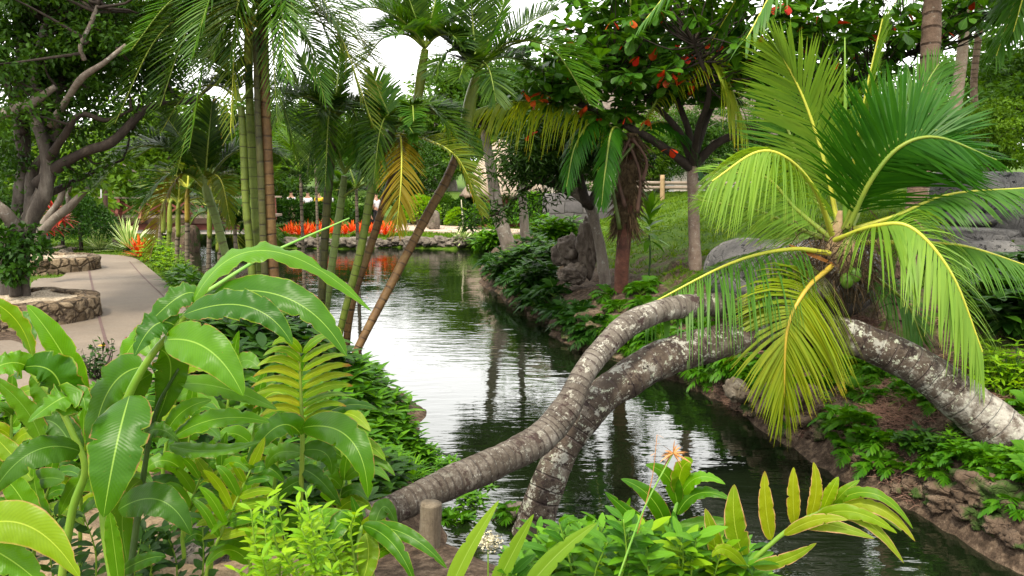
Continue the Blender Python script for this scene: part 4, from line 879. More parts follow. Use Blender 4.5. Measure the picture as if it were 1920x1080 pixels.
# small ringed palms by the pond arm
for k, (x0, y0, x1, y1, d, mt, lb) in enumerate([(297, 480, 306, 392, 20, 'cane_ring', 'slim ringed palm farthest left of the row beneath the bridge'), (316, 478, 318, 392, 19, 'cane_green', 'green stemmed slim palm second in the row beneath the bridge'),
        (331, 518, 334, 392, 16.6, 'cane_ring', 'slim palm with yellow green neck between ringed stems by the path edge'), (351, 520, 351, 365, 16.4, 'cane_ring', 'grey ringed palm with tall yellow neck standing on the path edge'),
        (391, 520, 393, 395, 16.4, 'cane_ring', 'grey ringed palm leafy to the base right of the yellow necked one'), (413, 518, 409, 420, 18, 'cane_ring', 'thin ringed stem half hidden behind the pale leaning palm'), (470, 520, 466, 440, 17, 'cane_ring', 'short ringed stem beside the big cane clump')]):
    sh = (x1, y1+42) if k > 1 else (x1, y1+35)
    cane(lb, [(x0, y0, d), ((x0+x1)/2, (y0+y1)/2, d), (x1, y1, d)], [5.8, 5.4, 5] if k < 5 else [5, 5, 4.5], mt, shaft=([(sh[0], sh[1]+10, d), (x1, y1+10, d), (x1+1, y1-14, d)], [5.6, 5.6, 3.5], ['shaft', 'shaft', 'shaft', 'shaft_yel', 'shaft', 'shaft', 'shaft_dark'][k]),
         fronds=AF((x1+1, y1-12, d), [(x1-62, y1+18, .3, .35), (x1+58, y1+12, .4, .35), (x1-48, y1-40, 0, .25), (x1+44, y1-42, 0, .2), (x1+4, y1-70, .2, .1)]+([(x1+60, y1+90, -.3, .3)] if k == 4 else []), 34, ['areca_mid', 'areca', 'areca_yel'], .3, n=26, wpx=4), group='slim ringed palms at the pond arm', ring=.11, seg=10)
# broad fan palms behind
def fanpalm(label, px, py, d, base_y, n, sz, mt, seed):
    c = P(px, py, d); g = A(c[0], c[1], gz(c[0], c[1])); root = thing('fan_palm', label, 'palm tree', g, None)
    mb = MB(); tube(mb, [g-A(0, 0, .2), (g+c)/2, c], [.045, .04, .035], 8, n=30, ring=(.12, .05)); mb.obj('trunk', M['cane_ring'], root)
    for k in range(n):
        az = k*137.5+seed; el = rng.uniform(-5, 70); ln = sz*rng.uniform(.5, .75); a = arc(c, az, el, ln, .12, 5)
        mb = MB(); tube(mb, a, np.linspace(.02, .012, 5), 6)
        Dm = unit(a[-1]-a[-2]+A(0, 0, .15)); S = unit(np.cross(Dm, A(0, 0, 1))); N = 26; th = np.linspace(-1.9, 1.9, N)
        dd = unit(Dm*np.cos(th)[:, None]+S*np.sin(th)[:, None]+A(0, 0, -.12))
        leaflets(mb, np.repeat(a[-1:], N, 0), dd, np.repeat(unit(np.cross(np.cross(Dm, S), Dm))[None], N, 0)*0+np.cross(dd, A(0, 0, 1)), np.full(N, sz*.62)*(.9+.2*rng.random(N)), np.full(N, sz*.07), .28, m=1, K=5, rnd=np.full(N, rng.random()*.6)+.3*rng.random(N))
        mb.obj('frond', [M['rach_g'], M[mt]], root)
fanpalm('bright green fan palm glowing behind the dark upright cane', 563, 318, 19, 420, 16, 1.15, 'treeleaf_l', 20)
fanpalm('low fan palm with shiny fans left of the olive curving cane', 668, 352, 17, 440, 12, .8, 'treeleaf_m', 70)
fanpalm('small dark fan palm at the water edge beside the pale leaning palm', 440, 420, 15.5, 480, 12, .62, 'shrub_dark', 160)
fanpalm('green fan palm peeping over the canopy beside the white sky', 590, 262, 24, 420, 12, 1.2, 'treeleaf_l', 230)
# ------------------------------------------------------------------ trees
def limb(name, root, pts, rpx, mat, n=60, noise=.10, seg=12):
    w = pp3(pts); mb = MB(); tube(mb, w, [r*q[2]/F0 for r, q in zip(rpx, pts)], seg, n=n, noise=noise, nf=4, uvs=1); mb.obj(name, M[mat], root)
    return catmull(w, 40)
def ell(c, r, n, shell=.55, flat=None):
    v = unit(rng.normal(0, 1, (n, 3))); k = shell+(1-shell)*rng.random(n)[:, None]; v = v*k
    if flat is not None: v[:, 2] = np.maximum(v[:, 2], flat)
    return np.asarray(c)+v*np.asarray(r)
def clumpleaves(mb, cents, per, rad, size, **kw):
    n = len(cents)*per; c = np.repeat(cents, per, 0); rr = np.repeat(rad*(.6+.8*rng.random(len(cents))), per)[:, None]
    v = unit(rng.normal(0, 1, (n, 3)))*(rng.random(n)**.45)[:, None]*rr*A(1, 1, .6)
    base = np.repeat(rng.random(len(cents))*.6, per)
    leafcloud(mb, c+v, size, rnd=np.clip(base+rng.random(n)*.45, 0, 1), dirs=unit(v+rng.normal(0, .6, (n, 3))*rr+A(0, 0, -.25)*rr), **kw)
def twigs(mb, limbs, cents, r0=.02, sag=.15):
    L = np.concatenate(limbs)
    for c in cents:
        k = np.argmin(np.linalg.norm(L-c, axis=1)+rng.random(len(L))*.5); s = L[k]; m = (s+c)/2+rng.normal(0, .12, 3)*np.linalg.norm(c-s)+A(0, 0, -sag*.3)
        tube(mb, [s, m, c], [r0, r0*.6, r0*.2], 5, n=7, cap=False)

# -- twisted tree at the left
bt = thing('banyan_tree', 'old gnarled tree with twisted multiple trunks in the gravel planter', 'tree', P(30, 556, 10.9))
D = 10.9; LB = []
for k, (pts, r) in enumerate([([(22, 562, D), (30, 470, D), (50, 420, D), (72, 380, D), (92, 310, D), (96, 230, D+.2), (80, 150, D+.3), (58, 60, D+.5), (45, -60, D+.6)], [20, 17, 15, 14, 14, 13, 11, 8, 6]),
              ([(5, 565, D+.2), (15, 460, D+.2), (42, 360, D+.2), (45, 280, D+.2), (38, 200, D+.2), (40, 110, D+.3), (42, 0, D+.4)], [20, 16, 14, 13, 12, 10, 8]),
              ([(48, 560, D-.1), (46, 470, D-.1), (66, 400, D-.2), (88, 350, D-.2), (84, 280, D-.2), (66, 210, D-.1), (70, 110, D-.1), (88, 30, D)], [9, 9, 12, 12, 10, 9, 7, 5]),
              ([(30, 555, D-.2), (20, 480, D-.2), (55, 410, D-.1), (60, 330, D+.1), (100, 270, D), (110, 200, D), (98, 150, D)], [12, 11, 10, 10, 9, 7, 4])]):
    LB.append(limb('trunk' if k == 0 else 'trunk', bt, pts, r, 'bark_banyan', 90, .22, 16))
for pts, r, mt in [([(70, 345, D-.1), (110, 312, D-.2), (160, 284, D-.3), (210, 266, D-.3), (255, 222, D-.2), (290, 196, D), (370, 192, D+.3)], [12, 10, 9, 9, 7, 5, 3], 'bark_dark'),
                   ([(-20, 225, D-.3), (20, 208, D-.4), (60, 192, D-.4), (105, 162, D-.4)], [9, 9, 8, 5], 'bark_grey'),
                   ([(90, 300, D-.2), (120, 255, D-.4), (152, 215, D-.5), (200, 225, D-.4), (250, 205, D-.2)], [8, 7, 5, 4, 2], 'bark_dark'),
                   ([(95, 235, D-.2), (130, 180, D-.5), (155, 145, D-.7), (195, 118, D-.8), (236, 84, D-.8)], [7, 6, 6, 5, 3], 'bark_grey'),
                   ([(158, 112, D-.7), (151, 85, D-.8), (170, 45, D-.8), (188, -5, D-.8)], [5, 4, 4, 3], 'bark_grey'),
                   ([(100, 200, D), (130, 100, D+.3), (110, 40, D+.4), (70, -20, D+.5)], [6, 5, 4, 3], 'bark_dark'),
                   ([(45, 250, D), (10, 150, D-.2), (-20, 100, D-.3)], [8, 6, 5], 'bark_dark'),
                   ([(30, 430, D-.2), (10, 400, D-.4), (-20, 375, D-.5)], [14, 12, 10], 'bark_grey'),
                   ([(60, 380, D+.1), (120, 350, D+.5), (180, 320, D+.8), (230, 300, D+1)], [7, 6, 4, 2], 'bark_dark')]:
    LB.append(limb('branch', bt, pts, r, mt, 50, .12))
cents = np.vstack([ell(P(90, 90, 11.2), (1.75, 2.0, 1.5), 125, .25), ell(P(210, 60, 11.8), (1.1, 1.5, 1.0), 60, .3), ell(P(360, 30, 13.5), (1.0, 1.0, .8), 40, .3), ell(P(120, -180, 11.5), (2.8, 2.4, 1.5), 90, .3),
                   pp3([(30, 300), (10, 330), (150, 330), (120, 300), (20, 260), (200, 300), (140, 250), (230, 240), (180, 190), (20, 400), (130, 60), (240, 150), (260, 190)], 10.9)])
mb = MB(); twigs(mb, LB, cents, .022); mb.obj('twigs', M['bark_dark'], bt)
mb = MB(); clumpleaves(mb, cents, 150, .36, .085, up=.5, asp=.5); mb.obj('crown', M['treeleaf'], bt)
mb = MB(); cl = pp3([(10, 480), (35, 500), (55, 470), (20, 520), (50, 440), (62, 460), (0, 450), (5, 430)], 10.55); clumpleaves(mb, cl, 120, .22, .09, up=.4, asp=.6); tag(mb.obj('climbing_vine', M['shrub_dark'], loc=cl[0]), 'leafy dark vine climbing the foot of the gnarled tree', 'vine')
fr = thing('frangipani_tree', 'small bare grey tree with smooth forked limbs behind the gnarled tree', 'tree', P(78, 450, 14)); LB = []
for pts, r in [([(75, 480, 14), (70, 445, 14), (100, 412, 14), (130, 388, 14), (150, 368, 14), (168, 350, 14)], [10, 10, 9, 8, 6, 4]), ([(70, 440, 14), (92, 405, 14), (112, 375, 14), (120, 345, 14)], [9, 7, 6, 4]), ([(130, 388, 14), (128, 360, 14), (140, 335, 14)], [5, 4, 3]), ([(72, 445, 14), (55, 410, 14), (62, 350, 14)], [8, 6, 4])]:
    LB.append(limb('trunk' if len(LB) == 0 else 'branch', fr, pts, r, 'bark_grey', 40, .08))
cents = pp3([(168, 340), (140, 328), (120, 338), (60, 342), (180, 350), (155, 325), (100, 320)], 14); mb = MB(); clumpleaves(mb, cents, 40, .35, .16, up=.5, asp=.45); mb.obj('crown', M['treeleaf_l'], fr)

# -- tropical almond
al = thing('almond_tree', 'spreading tree of big round leaves some turned red on a slim tan trunk', 'tree', P(1303, 505, 14)); D = 14; LB = []
for k, (pts, r, mt) in enumerate([([(1304, 512, D), (1302, 450, D), (1300, 380, D), (1298, 310, D)], [13, 11, 10, 11], 'bark_tan'),
     ([(1298, 318, D), (1255, 284, D-.2), (1205, 252, D-.4), (1130, 215, D-.6), (1080, 192, D-.7), (1035, 172, D-.8)], [9, 8, 7, 6, 5, 3], 'bark_dark'),
     ([(1296, 300, D), (1272, 245, D-.2), (1230, 200, D-.3), (1180, 162, D-.5), (1140, 110, D-.6)], [7, 6, 5, 4, 3], 'bark_dark'),
     ([(1298, 300, D), (1288, 235, D), (1242, 130, D+.1), (1205, 60, D+.2), (1200, -30, D+.3)], [8, 6, 5, 4, 3], 'bark_dark'),
     ([(1300, 312, D), (1345, 268, D-.2), (1400, 246, D-.3), (1465, 215, D-.4), (1530, 180, D-.4), (1620, 140, D-.5), (1720, 95, D-.5)], [9, 8, 7, 6, 5, 4, 3], 'bark_dark'),
     ([(1300, 300, D), (1332, 205, D+.3), (1385, 120, D+.5), (1430, 30, D+.6), (1440, -80, D+.6)], [8, 6, 5, 4, 3], 'bark_dark'),
     ([(1298, 312, D), (1310, 240, D-.6), (1330, 170, D-1.1), (1300, 80, D-1.4)], [8, 6, 5, 3], 'bark_dark')]):
    LB.append(limb('trunk' if k == 0 else 'branch', al, pts, r, mt, 50, .08))
def rosettes(mb, mr, cents, per, size, redp=.02):
    for c in cents:
        n = max(2, per+rng.integers(-2, 3)); az = rng.random()*6.28+np.arange(n)*2.4; el = rng.uniform(-.5, .7, n); ax = rng.normal(0, .35, 3)
        Dv = unit(np.stack([np.cos(az)*np.cos(el), np.sin(az)*np.cos(el), np.sin(el)-.25], -1)+ax); L = size*(.7+.5*rng.random(n))
        B = c+Dv*.03; N_ = unit(A(0, 0, 1)+rng.normal(0, .3, (n, 3)))
        red = rng.random(n) < redp
        if (~red).any(): ovate(mb, B[~red], Dv[~red], N_[~red], L[~red], .58, rnd=np.clip(rng.random()*.5+rng.random((~red).sum())*.5, 0, 1), droop=.2)
        if red.any(): ovate(mr, B[red], Dv[red]+A(0, 0, -.5), N_[red], L[red]*.95, .58, droop=.2)
cents = np.vstack([ell(P(1250, 90, 13.9), (2.55, 2.0, 1.35), 420, .35, -.55), ell(P(1600, 60, 13.4), (1.7, 1.3, 1.1), 130, .3, -.6), ell(P(1060, 150, 13), (.75, .8, .55), 45, .2), ell(P(1840, 20, 12.6), (.8, .8, .42), 34, .2), ell(P(1330, -190, 14.5), (4.4, 2.6, 1.6), 340, .3), ell(P(1420, -420, 14), (4.6, 2.8, 1.6), 300, .3), ell(P(1160, 215, 13.4), (.7, .5, .25), 22, .2)])
mb = MB(); twigs(mb, LB, cents, .018); mb.obj('twigs', M['bark_dark'], al)
mb = MB(); mr = MB(); rosettes(mb, mr, cents, 9, .24, .012)
rc = pp3([(980, 172), (1005, 188), (1018, 178), (1200, 105), (1288, 100), (1330, 82), (1290, 150), (1260, 140), (1172, 218), (1216, 222), (1180, 148), (1775, 60), (1148, 40), (1310, 130), (1255, 280), (1000, 250)], 12.7)
rosettes(mr, mr, rc, 2, .17, 1.0); mb.obj('crown', M['almond'], al); mr.obj('red_leaves', M['almond_red'], al)

# -- dark narrow leaved tree over the wall, and two pale trunks
mt_ = thing('mango_tree', 'leaning tree with rough grey trunk and drooping narrow dark leaves before the wall', 'tree', P(1135, 545, 14.5)); D = 14.5; LB = []
for k, (pts, r, mt) in enumerate([([(1138, 548, D), (1126, 470, D), (1118, 430, D), (1104, 385, D+.2), (1062, 352, D+.4), (1010, 336, D+.6), (955, 308, D+.8)], [12, 10, 10, 10, 9, 7, 4], 'bark_grey'),
     ([(1100, 385, D), (1085, 330, D+.3), (1060, 270, D+.5), (1030, 215, D+.6)], [9, 8, 6, 3], 'bark_dark'), ([(1104, 388, D), (1130, 330, D+.5), (1135, 250, D+.8)], [9, 7, 4], 'bark_dark'), ([(1010, 336, D+.6), (980, 360, D+.5), (940, 395, D+.3), (905, 410, D+.2)], [5, 4, 3, 2], 'bark_dark')]):
    LB.append(limb('trunk' if k == 0 else 'branch', mt_, pts, r, mt, 60, .14))
cents = np.vstack([ell(P(1040, 275, 15.2), (1.15, .9, .75), 90, .3), pp3([(950, 300), (930, 330), (960, 370), (1000, 380), (900, 400), (940, 400), (880, 415), (1040, 360), (1010, 300), (985, 330), (1150, 300), (1190, 260), (1210, 300), (1230, 290), (1130, 250), (1080, 230)], 14.7)])
mb = MB(); twigs(mb, LB, cents, .014); mb.obj('twigs', M['bark_dark'], mt_)
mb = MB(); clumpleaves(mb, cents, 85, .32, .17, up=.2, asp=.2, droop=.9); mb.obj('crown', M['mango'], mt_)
for lb, pts, r, d in (('pale grey slanting trunk beside the thatched hut', [(965, 492), (950, 450), (934, 400), (926, 350), (916, 290), (905, 230)], [17, 14, 13, 11, 9, 7], 21), ('slimmer pale grey trunk just left of the block wall', [(992, 482), (985, 440), (981, 390), (978, 330), (985, 260)], [11, 9, 8, 7, 5], 21.5)):
    q = [(*p, d) for p in pts]; r_ = thing('grey_tree', lb, 'tree', P(*q[0])); l = limb('trunk', r_, q, r, 'bark_grey', 60, .1)
    ce = ell(l[-1]+A(0, 0, .8), (1.5, 1.5, 1.1), 50, .3); mb = MB(); twigs(mb, [l[28:]], ce, .03); mb.obj('twigs', M['bark_dark'], r_); mb = MB(); clumpleaves(mb, ce, 110, .42, .16, up=.4, asp=.35); mb.obj('crown', M['treeleaf_m'], r_)

# -- ragged young palm with red trunk
D = 13.6
rg = thing('ragged_palm', 'coconut palm with reddish lower trunk and shaggy dark leaf bases', 'palm tree', P(1165, 545, D))
limb('trunk', rg, [(1165, 550, D), (1166, 500, D), (1172, 430, D), (1180, 330, D), (1186, 250, D)], [14, 13, 13, 12, 9], 'bark_red', 120, .05, 16)
mb = MB(); w = pp3([(1172, 430, D), (1178, 340, D), (1184, 250, D)]); tube(mb, w, [.13, .15, .10], 14, n=60, noise=.5, nf=7)
N = 900; s = rng.random(N); bb = catmull(w, 50)[(s*49).astype(int)]; a = rng.random(N)*6.28; Dd = np.stack([np.cos(a), np.sin(a), np.zeros(N)], -1)
mb.obj('leaf_bases', M['fibre'], rg); mb = MB(); leaflets(mb, bb+Dd*.10, unit(Dd+A(0, 0, -1.2)+rng.normal(0, .4, (N, 3))), Dd, .15+.25*rng.random(N), np.full(N, .02), .2, K=4); mb.obj('dry_fibres', M['fibre'], rg)
c0 = (1184, 270, D)
for f, L, mt, kw in [([c0, (1090, 205, D-.3), (960, 190, D-.6), (848, 222, D-.8)], 78, 'coco_yel', dict(droop=1.0, lift=0)), ([c0, (1120, 225, D-.4), (1080, 270, D-.8), (1062, 350, D-1)], 34, 'coco_dark', dict(droop=.8)),
                     ([c0, (1150, 240, D-.5), (1135, 320, D-.8), (1128, 385, D-1)], 30, 'coco_dark', dict(droop=.8)), ([c0, (1150, 100, D), (1110, 20, D), (1020, -20, D)], 80, 'coco', {}),
                     ([c0, (1210, 120, D+.3), (1280, 40, D+.5), (1370, 40, D+.5)], 80, 'coco', {}), ([c0, (1260, 150, D-.3), (1340, 110, D-.6), (1400, 240, D-.8)], 85, 'coco_yel', dict(droop=.7)),
                     ([c0, (1180, 80, D), (1190, -60, D), (1230, -150, D)], 80, 'coco', {}), ([c0, (1230, 230, D+.3), (1280, 250, D+.5), (1320, 330, D+.6)], 60, 'coco_dark', dict(droop=.7))]:
    mb = MB(); k = D/F0; kk = dict(ang=58, lift=.1, droop=.4, n=75, start=.12); kk.update(kw); frond(mb, pp3(f), L=L*k, w=3.6*k, rr=3.2*k, hint=(0, -.3, 1), **kk); mb.obj('frond', [M['rach_g'], M[mt]], rg)
for p in ([(1188, 270), (1150, 330), (1162, 430)], [(1180, 270), (1200, 330), (1195, 400)], [(1180, 260), (1158, 320), (1172, 390)], [(1186, 260), (1212, 300), (1205, 340)]):
    mb = MB(); tube(mb, pp3([(*q, D-.25) for q in p]), [.028, .024, .04], 8, n=14); mb.obj('petiole', M['shaft_dark'] if rng.random() < .6 else M['wood_dark'], rg)

# -- tall palm, pale trunks at the right
def tallpalm(label, pts, rpx, mat, top, nf, L, mt, ring=.16, flen=3.2):
    g = P(*pts[0]); root = thing('tall_palm', label, 'palm tree', g); mb = MB(); w = pp3(pts); w = np.vstack([w[0]-A(0, 0, .3), w]); rad = [rpx[0]*pts[0][2]/F0*1.1]+[r*q[2]/F0 for r, q in zip(rpx, pts)]
    tube(mb, w, rad, 18, n=220, ring=(ring, .07), noise=.05); mb.obj('trunk', M[mat], root)
    for k in range(nf):
        a = arc(w[-1], k*137.5+top, rng.uniform(-5, 65), flen*rng.uniform(.8, 1.1), rng.uniform(.5, .9)); mb = MB(); frond(mb, a, n=50, L=L, w=.05, rr=.035, droop=.5, lift=.1, ang=58); mb.obj('frond', [M['rach_y'], M[mt]], root)
tallpalm('tall brown ringed palm trunk rising behind the bright coconut crown', [(1685, 640, 9.3), (1697, 560, 9.3), (1712, 440, 9.4), (1732, 260, 9.5), (1744, 100, 9.6), (1750, -40, 9.7), (1755, -280, 9.8)], [28, 24, 20, 17, 16, 15, 14], 'bark_palm', 20, 14, .6, 'coco')
tallpalm('pale spotted trunk between the tall palm and the thin far trunk', [(1778, 360, 20), (1786, 240, 20), (1798, 150, 20), (1808, 60, 20), (1815, -60, 20)], [11, 11, 10, 9, 8], 'bark_tan', 70, 12, .6, 'coco')
tallpalm('thin brown trunk second from the right before the dense green trees', [(1836, 370, 22), (1833, 260, 22), (1826, 160, 22), (1836, 50, 22), (1840, -70, 22)], [8, 7, 6, 6, 6], 'bark_palm', 160, 12, .6, 'coco')
hc = thing('hanging_palm', 'leaning palm whose pale fronds hang into the top right corner', 'palm tree', on(2050, 480)); g = np.array(hc['_w']); top = P(1960, -40, 11)
mb = MB(); tube(mb, [g-A(0, 0, .3), (g+top)/2+A(.3, 0, 0), top], [.17, .14, .12], 14, n=120, ring=(.15, .08)); mb.obj('trunk', M['bark_palm'], hc)
for tp in [(1868, 105, 10.6), (1900, 60, 10.4), (1850, -30, 10.6), (2000, 150, 10.5), (2080, 60, 10.8), (1960, -200, 11), (1880, -150, 11.3)]:
    e = P(*tp); m = (top+e)/2+A(0, 0, .45); mb = MB(); frond(mb, [top, m, e], n=50, L=.5, w=.04, rr=.025, droop=.55, lift=.1, ang=58); mb.obj('frond', [M['rach_y'], M['coco']], hc)

# -- background trees : four kinds, copied
def bgtree(h, w, n, per, size, mat, seed, name='tree'):
    root = thing(name, 'x', 'tree', (0, 0, 0)); mb = MB(); tube(mb, [(0, 0, -.5), (.2, 0, h*.3), (0, .1, h*.75)], [.32, .22, .08], 9, n=14, noise=.1); mb.obj('trunk', M['bark_grey'], root)
    L = []
    for k in range(7):
        a = arc((0, 0, h*(.25+.06*k)), k*137, 45, w*.45, .2); mb = MB(); tube(mb, a, np.linspace(.12, .03, len(a)), 6, n=9); mb.obj('branch', M['bark_grey'], root)
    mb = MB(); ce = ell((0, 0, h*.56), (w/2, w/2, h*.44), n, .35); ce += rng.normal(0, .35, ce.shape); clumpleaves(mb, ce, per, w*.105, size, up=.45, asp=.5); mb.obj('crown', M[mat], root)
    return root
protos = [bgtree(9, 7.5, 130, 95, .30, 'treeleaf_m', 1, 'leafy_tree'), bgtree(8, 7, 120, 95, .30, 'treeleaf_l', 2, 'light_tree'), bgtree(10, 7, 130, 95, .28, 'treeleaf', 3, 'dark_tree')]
lab = ['mid green bushy tree beyond the far bank', 'pale green airy tree beyond the far bank', 'dense dark green tree beyond the far bank']
used = [0, 0, 0]; BG = 'trees beyond the pond'
for px, top, d, k in [(-60, 160, 30, 2), (70, 210, 36, 1), (190, 225, 46, 1), (300, 215, 44, 1), (400, 205, 40, 0), (500, 190, 70, 2), (560, 160, 80, 2), (640, 180, 84, 0), (600, 205, 90, 1), (690, 196, 88, 0), (752, 180, 92, 1), (850, 130, 82, 1), (815, 190, 80, 0), (720, 215, 75, 2), (420, 170, 34, 0), (300, 180, 32, 1), (1230, 200, 33, 0), (1390, 190, 32, 2), (1300, 175, 29, 2), (1200, 230, 31, 1), (1090, 210, 34, 2), (905, 130, 80, 0), (985, 130, 48, 1),
                      (1080, 110, 50, 0), (1180, 60, 48, 2), (1290, 60, 50, 0), (1400, 40, 46, 2), (1500, 60, 44, 0), (1600, 130, 40, 1), (1690, 110, 38, 0), (1795, 120, 30, 0), (1880, 30, 27, 2), (1960, 40, 24, 0), (1850, 190, 21, 1), (640, 255, 44, 2), (780, 262, 42, 2), (540, 262, 43, 2), (455, 262, 42, 0), (2150, -40, 26, 2), (-200, 60, 24, 0), (-420, 60, 22, 2)]:
    c = P(px, 340, d); z = gz(c[0], c[1]); h0 = (9, 8, 10)[k]; ht = P(px, top, d)[2]-z; s = ht/h0
    if used[k] == 0: o = protos[k]; o.location = (c[0], c[1], z); o.scale = (s*1.1, s*1.1, s); used[k] = 1
    else: o = dup(protos[k], (c[0], c[1], z), rng.random()*6, (s*(1.0+.3*rng.random()),)*2+(s,))
    o['label'] = lab[k]; o['group'] = BG
    if px > 1770 and d < 31: o['label'] = ['mid green bushy tree behind the pale spotted trunk at the right', 'pale green tree low behind the grey boulders', 'tall dense tree at the right edge above the boulders'][k]
    if px < 0: o['label'] = 'leafy tree standing beyond the gnarled tree at the left edge'

# ------------------------------------------------------------------ shrubs, ferns, rosettes
def whorl_shrub(name, mat, R, nr, per, L, asp=.36, shape='lance', hgt=1.0, stems=True, seed=0):
    root = thing(name, 'x', 'shrub'); ce = []
    mb = MB()
    for k in range(nr):
        a = k*2.4+rng.random()*.5; r = R*math.sqrt((k+.5)/nr); z = hgt*R*(1.15-.7*(r/R)**2)*(.75+.4*rng.random()); e = A(r*math.cos(a), r*math.sin(a), z); ce.append(e)
        tube(mb, [(e[0]*.15, e[1]*.15, -.03), e*A(.6, .6, .55), e], [.007, .005, .003], 5, n=6, cap=False)
    mb.obj('stems', M['stem_dark'], root); mb = MB()
    for e in ce:
        for lv_ in range(3):
            n = per; az = rng.random()*6+np.arange(n)*6.283/n; el = rng.uniform(.0, .6, n)-.35*lv_+.15; Dv = np.stack([np.cos(az)*np.cos(el), np.sin(az)*np.cos(el), np.sin(el)], -1); b = e*(1-.22*lv_)
            ovate(mb, np.repeat(b[None], n, 0), Dv, np.repeat(A(0, 0, 1)[None], n, 0), L*(.7+.5*rng.random(n)), asp, shape=shape, droop=.25)
    mb.obj('foliage', M[mat], root); return root
def fern_proto(name, mat, nf, L, w, seed=0):
    root = thing(name, 'x', 'fern')
    for k in range(nf):
        a = arc((0, 0, 0), k*137.5+rng.uniform(-20, 20), rng.uniform(35, 75), L*rng.uniform(.7, 1.1), rng.uniform(.45, .8), 5); mb = MB()
        frond(mb, a, n=11, L=L*.34, w=w, rr=.004, ang=60, lift=.05, droop=.2, start=.3, endang=20, lprof=((0, .3, .7, 1), (.8, 1, .8, .5)), K=4, tube_seg=4); mb.obj('frond', [M['stem'], M[mat]], root)
    return root
def rosette_proto(name, mat, n, L, w, elr=(10, 80), cat='plant', droop=.25):
    o = bpy.data.objects; mb = MB(); az = np.arange(n)*2.4; el = np.radians(np.linspace(elr[1], elr[0], n)+rng.normal(0, 5, n)); Dv = np.stack([np.cos(az)*np.cos(el), np.sin(az)*np.cos(el), np.sin(el)], -1)
    leaflets(mb, Dv*.03, Dv, np.cross(Dv, A(0, 0, 1)), L*(.75+.35*rng.random(n)), np.full(n, w), droop, K=7, prof=([0, .15, .5, .85, 1], [.7, 1, .9, .45, .03]))
    ob = mb.obj(name, M[mat]); tag(ob, 'x', cat); return ob
class Kind:
    def __init__(s, proto): s.p = proto; s.u = 0
    def put(s, loc, sc=1, label=None, group=None, rz=None):
        rz = rng.random()*6.28 if rz is None else rz
        if not s.u:
            o = s.p; o.location = tuple(map(float, loc)); o.rotation_euler = (0, 0, rz); o.scale = (sc,)*3 if np.isscalar(sc) else sc; s.u = 1; o['label'] = label
            if group: o['group'] = group
            return o
        return dup(s.p, loc, rz, sc, label, group)
K_w = Kind(whorl_shrub('broadleaf_shrub', 'shrub', .30, 15, 6, .20, .33))
K_w2 = Kind(whorl_shrub('whorled_shrub', 'shrub', .24, 13, 6, .15, .32))
K_d = Kind(whorl_shrub('dark_shrub', 'shrub_dark', .34, 15, 6, .17, .42, 'oval'))
K_l = Kind(whorl_shrub('lime_shrub', 'lime', .28, 18, 6, .085, .34))
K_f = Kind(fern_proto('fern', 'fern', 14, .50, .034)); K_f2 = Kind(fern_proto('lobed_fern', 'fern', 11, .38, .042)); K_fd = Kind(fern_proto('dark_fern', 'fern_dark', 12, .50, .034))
K_ag = Kind(rosette_proto('variegated_agave', 'agave', 60, .75, .065, (-5, 85), droop=.12)); K_br = Kind(rosette_proto('bromeliad', 'brom', 22, .6, .07, (15, 80), droop=.12)); pass
K_gr = Kind(rosette_proto('grass_tuft', 'fern', 40, .28, .014, (10, 85), droop=.4))
# right bank ferns
mb = MB()
GF = 'ferns on the right bank'
for px, py, s, lb in [(1215, 590, 1.3, 0), (1190, 620, 1.2, 0), (1240, 640, 1.3, 0), (1290, 650, 1.2, 0), (1260, 610, 1.2, 0), (1320, 630, 1.1, 0), (1340, 600, 1.0, 0), (1200, 560, 1.2, 0), (1160, 590, 1.2, 0), (1140, 560, 1.1, 1), (1215, 545, 1.1, 0), (1380, 700, 1.1, 2), (1350, 690, 1.1, 2), (1330, 715, 1, 2), (1410, 720, 1.0, 2),
                      (1300, 600, 1.2, 0), (1270, 580, 1.1, 0), (1230, 660, 1.2, 0), (1360, 660, 1.1, 0), (1180, 650, 1.1, 0)]:
    K_f.put(on(px, py), s*.9, ['bright fern between the two leaning palm trunks', 'fern below the red trunk of the ragged palm', 'fern under the thick arching palm trunk'][lb], GF)
for px, py, s in [(1500, 690, 1.1), (1530, 675, 1.2), (1560, 690, 1.1), (1590, 705, 1), (1620, 690, 1.1), (1655, 720, 1.1), (1690, 740, 1.0), (1700, 700, 1.1), (1570, 720, .9), (1470, 700, 1.2), (1500, 730, 1), (1640, 750, .8), (1720, 760, .9), (1545, 735, .9), (1600, 740, .9), (1660, 700, 1.1), (1440, 690, 1.1), (1750, 770, .8)]:
    K_f2.put(on(px, py), s*.8, 'light green lobed fern on the soil below the right trunk arch', GF)
for px, py, s in [(1570, 800, 1.1), (1600, 820, 1.2), (1630, 840, 1.1), (1660, 850, 1.1), (1600, 850, 1), (1645, 880, 1), (1740, 890, .8), (1765, 900, .7), (1900, 840, 1.2), (1870, 850, 1), (1915, 880, 1.1), (1930, 780, 1.2), (1680, 900, .8), (1620, 800, .8)]:
    K_f2.put(on(px, py), s*.8, 'glossy fern hanging from the bank edge above dark water', GF)
for px, py, s in [(930, 520, 1.4), (960, 540, 1.4), (990, 555, 1.3), (1010, 570, 1.3), (1040, 560, 1.3), (1060, 600, 1.2), (1000, 520, 1.4), (960, 500, 1.4), (1030, 530, 1.3), (1090, 590, 1), (1110, 640, 1), (1150, 640, 1.1), (1080, 620, 1), (920, 505, 1.3), (945, 485, 1.3)]:
    K_fd.put(on(px, py), s, 'dark fern overhanging the shaded shore below the grey trunks', GF)
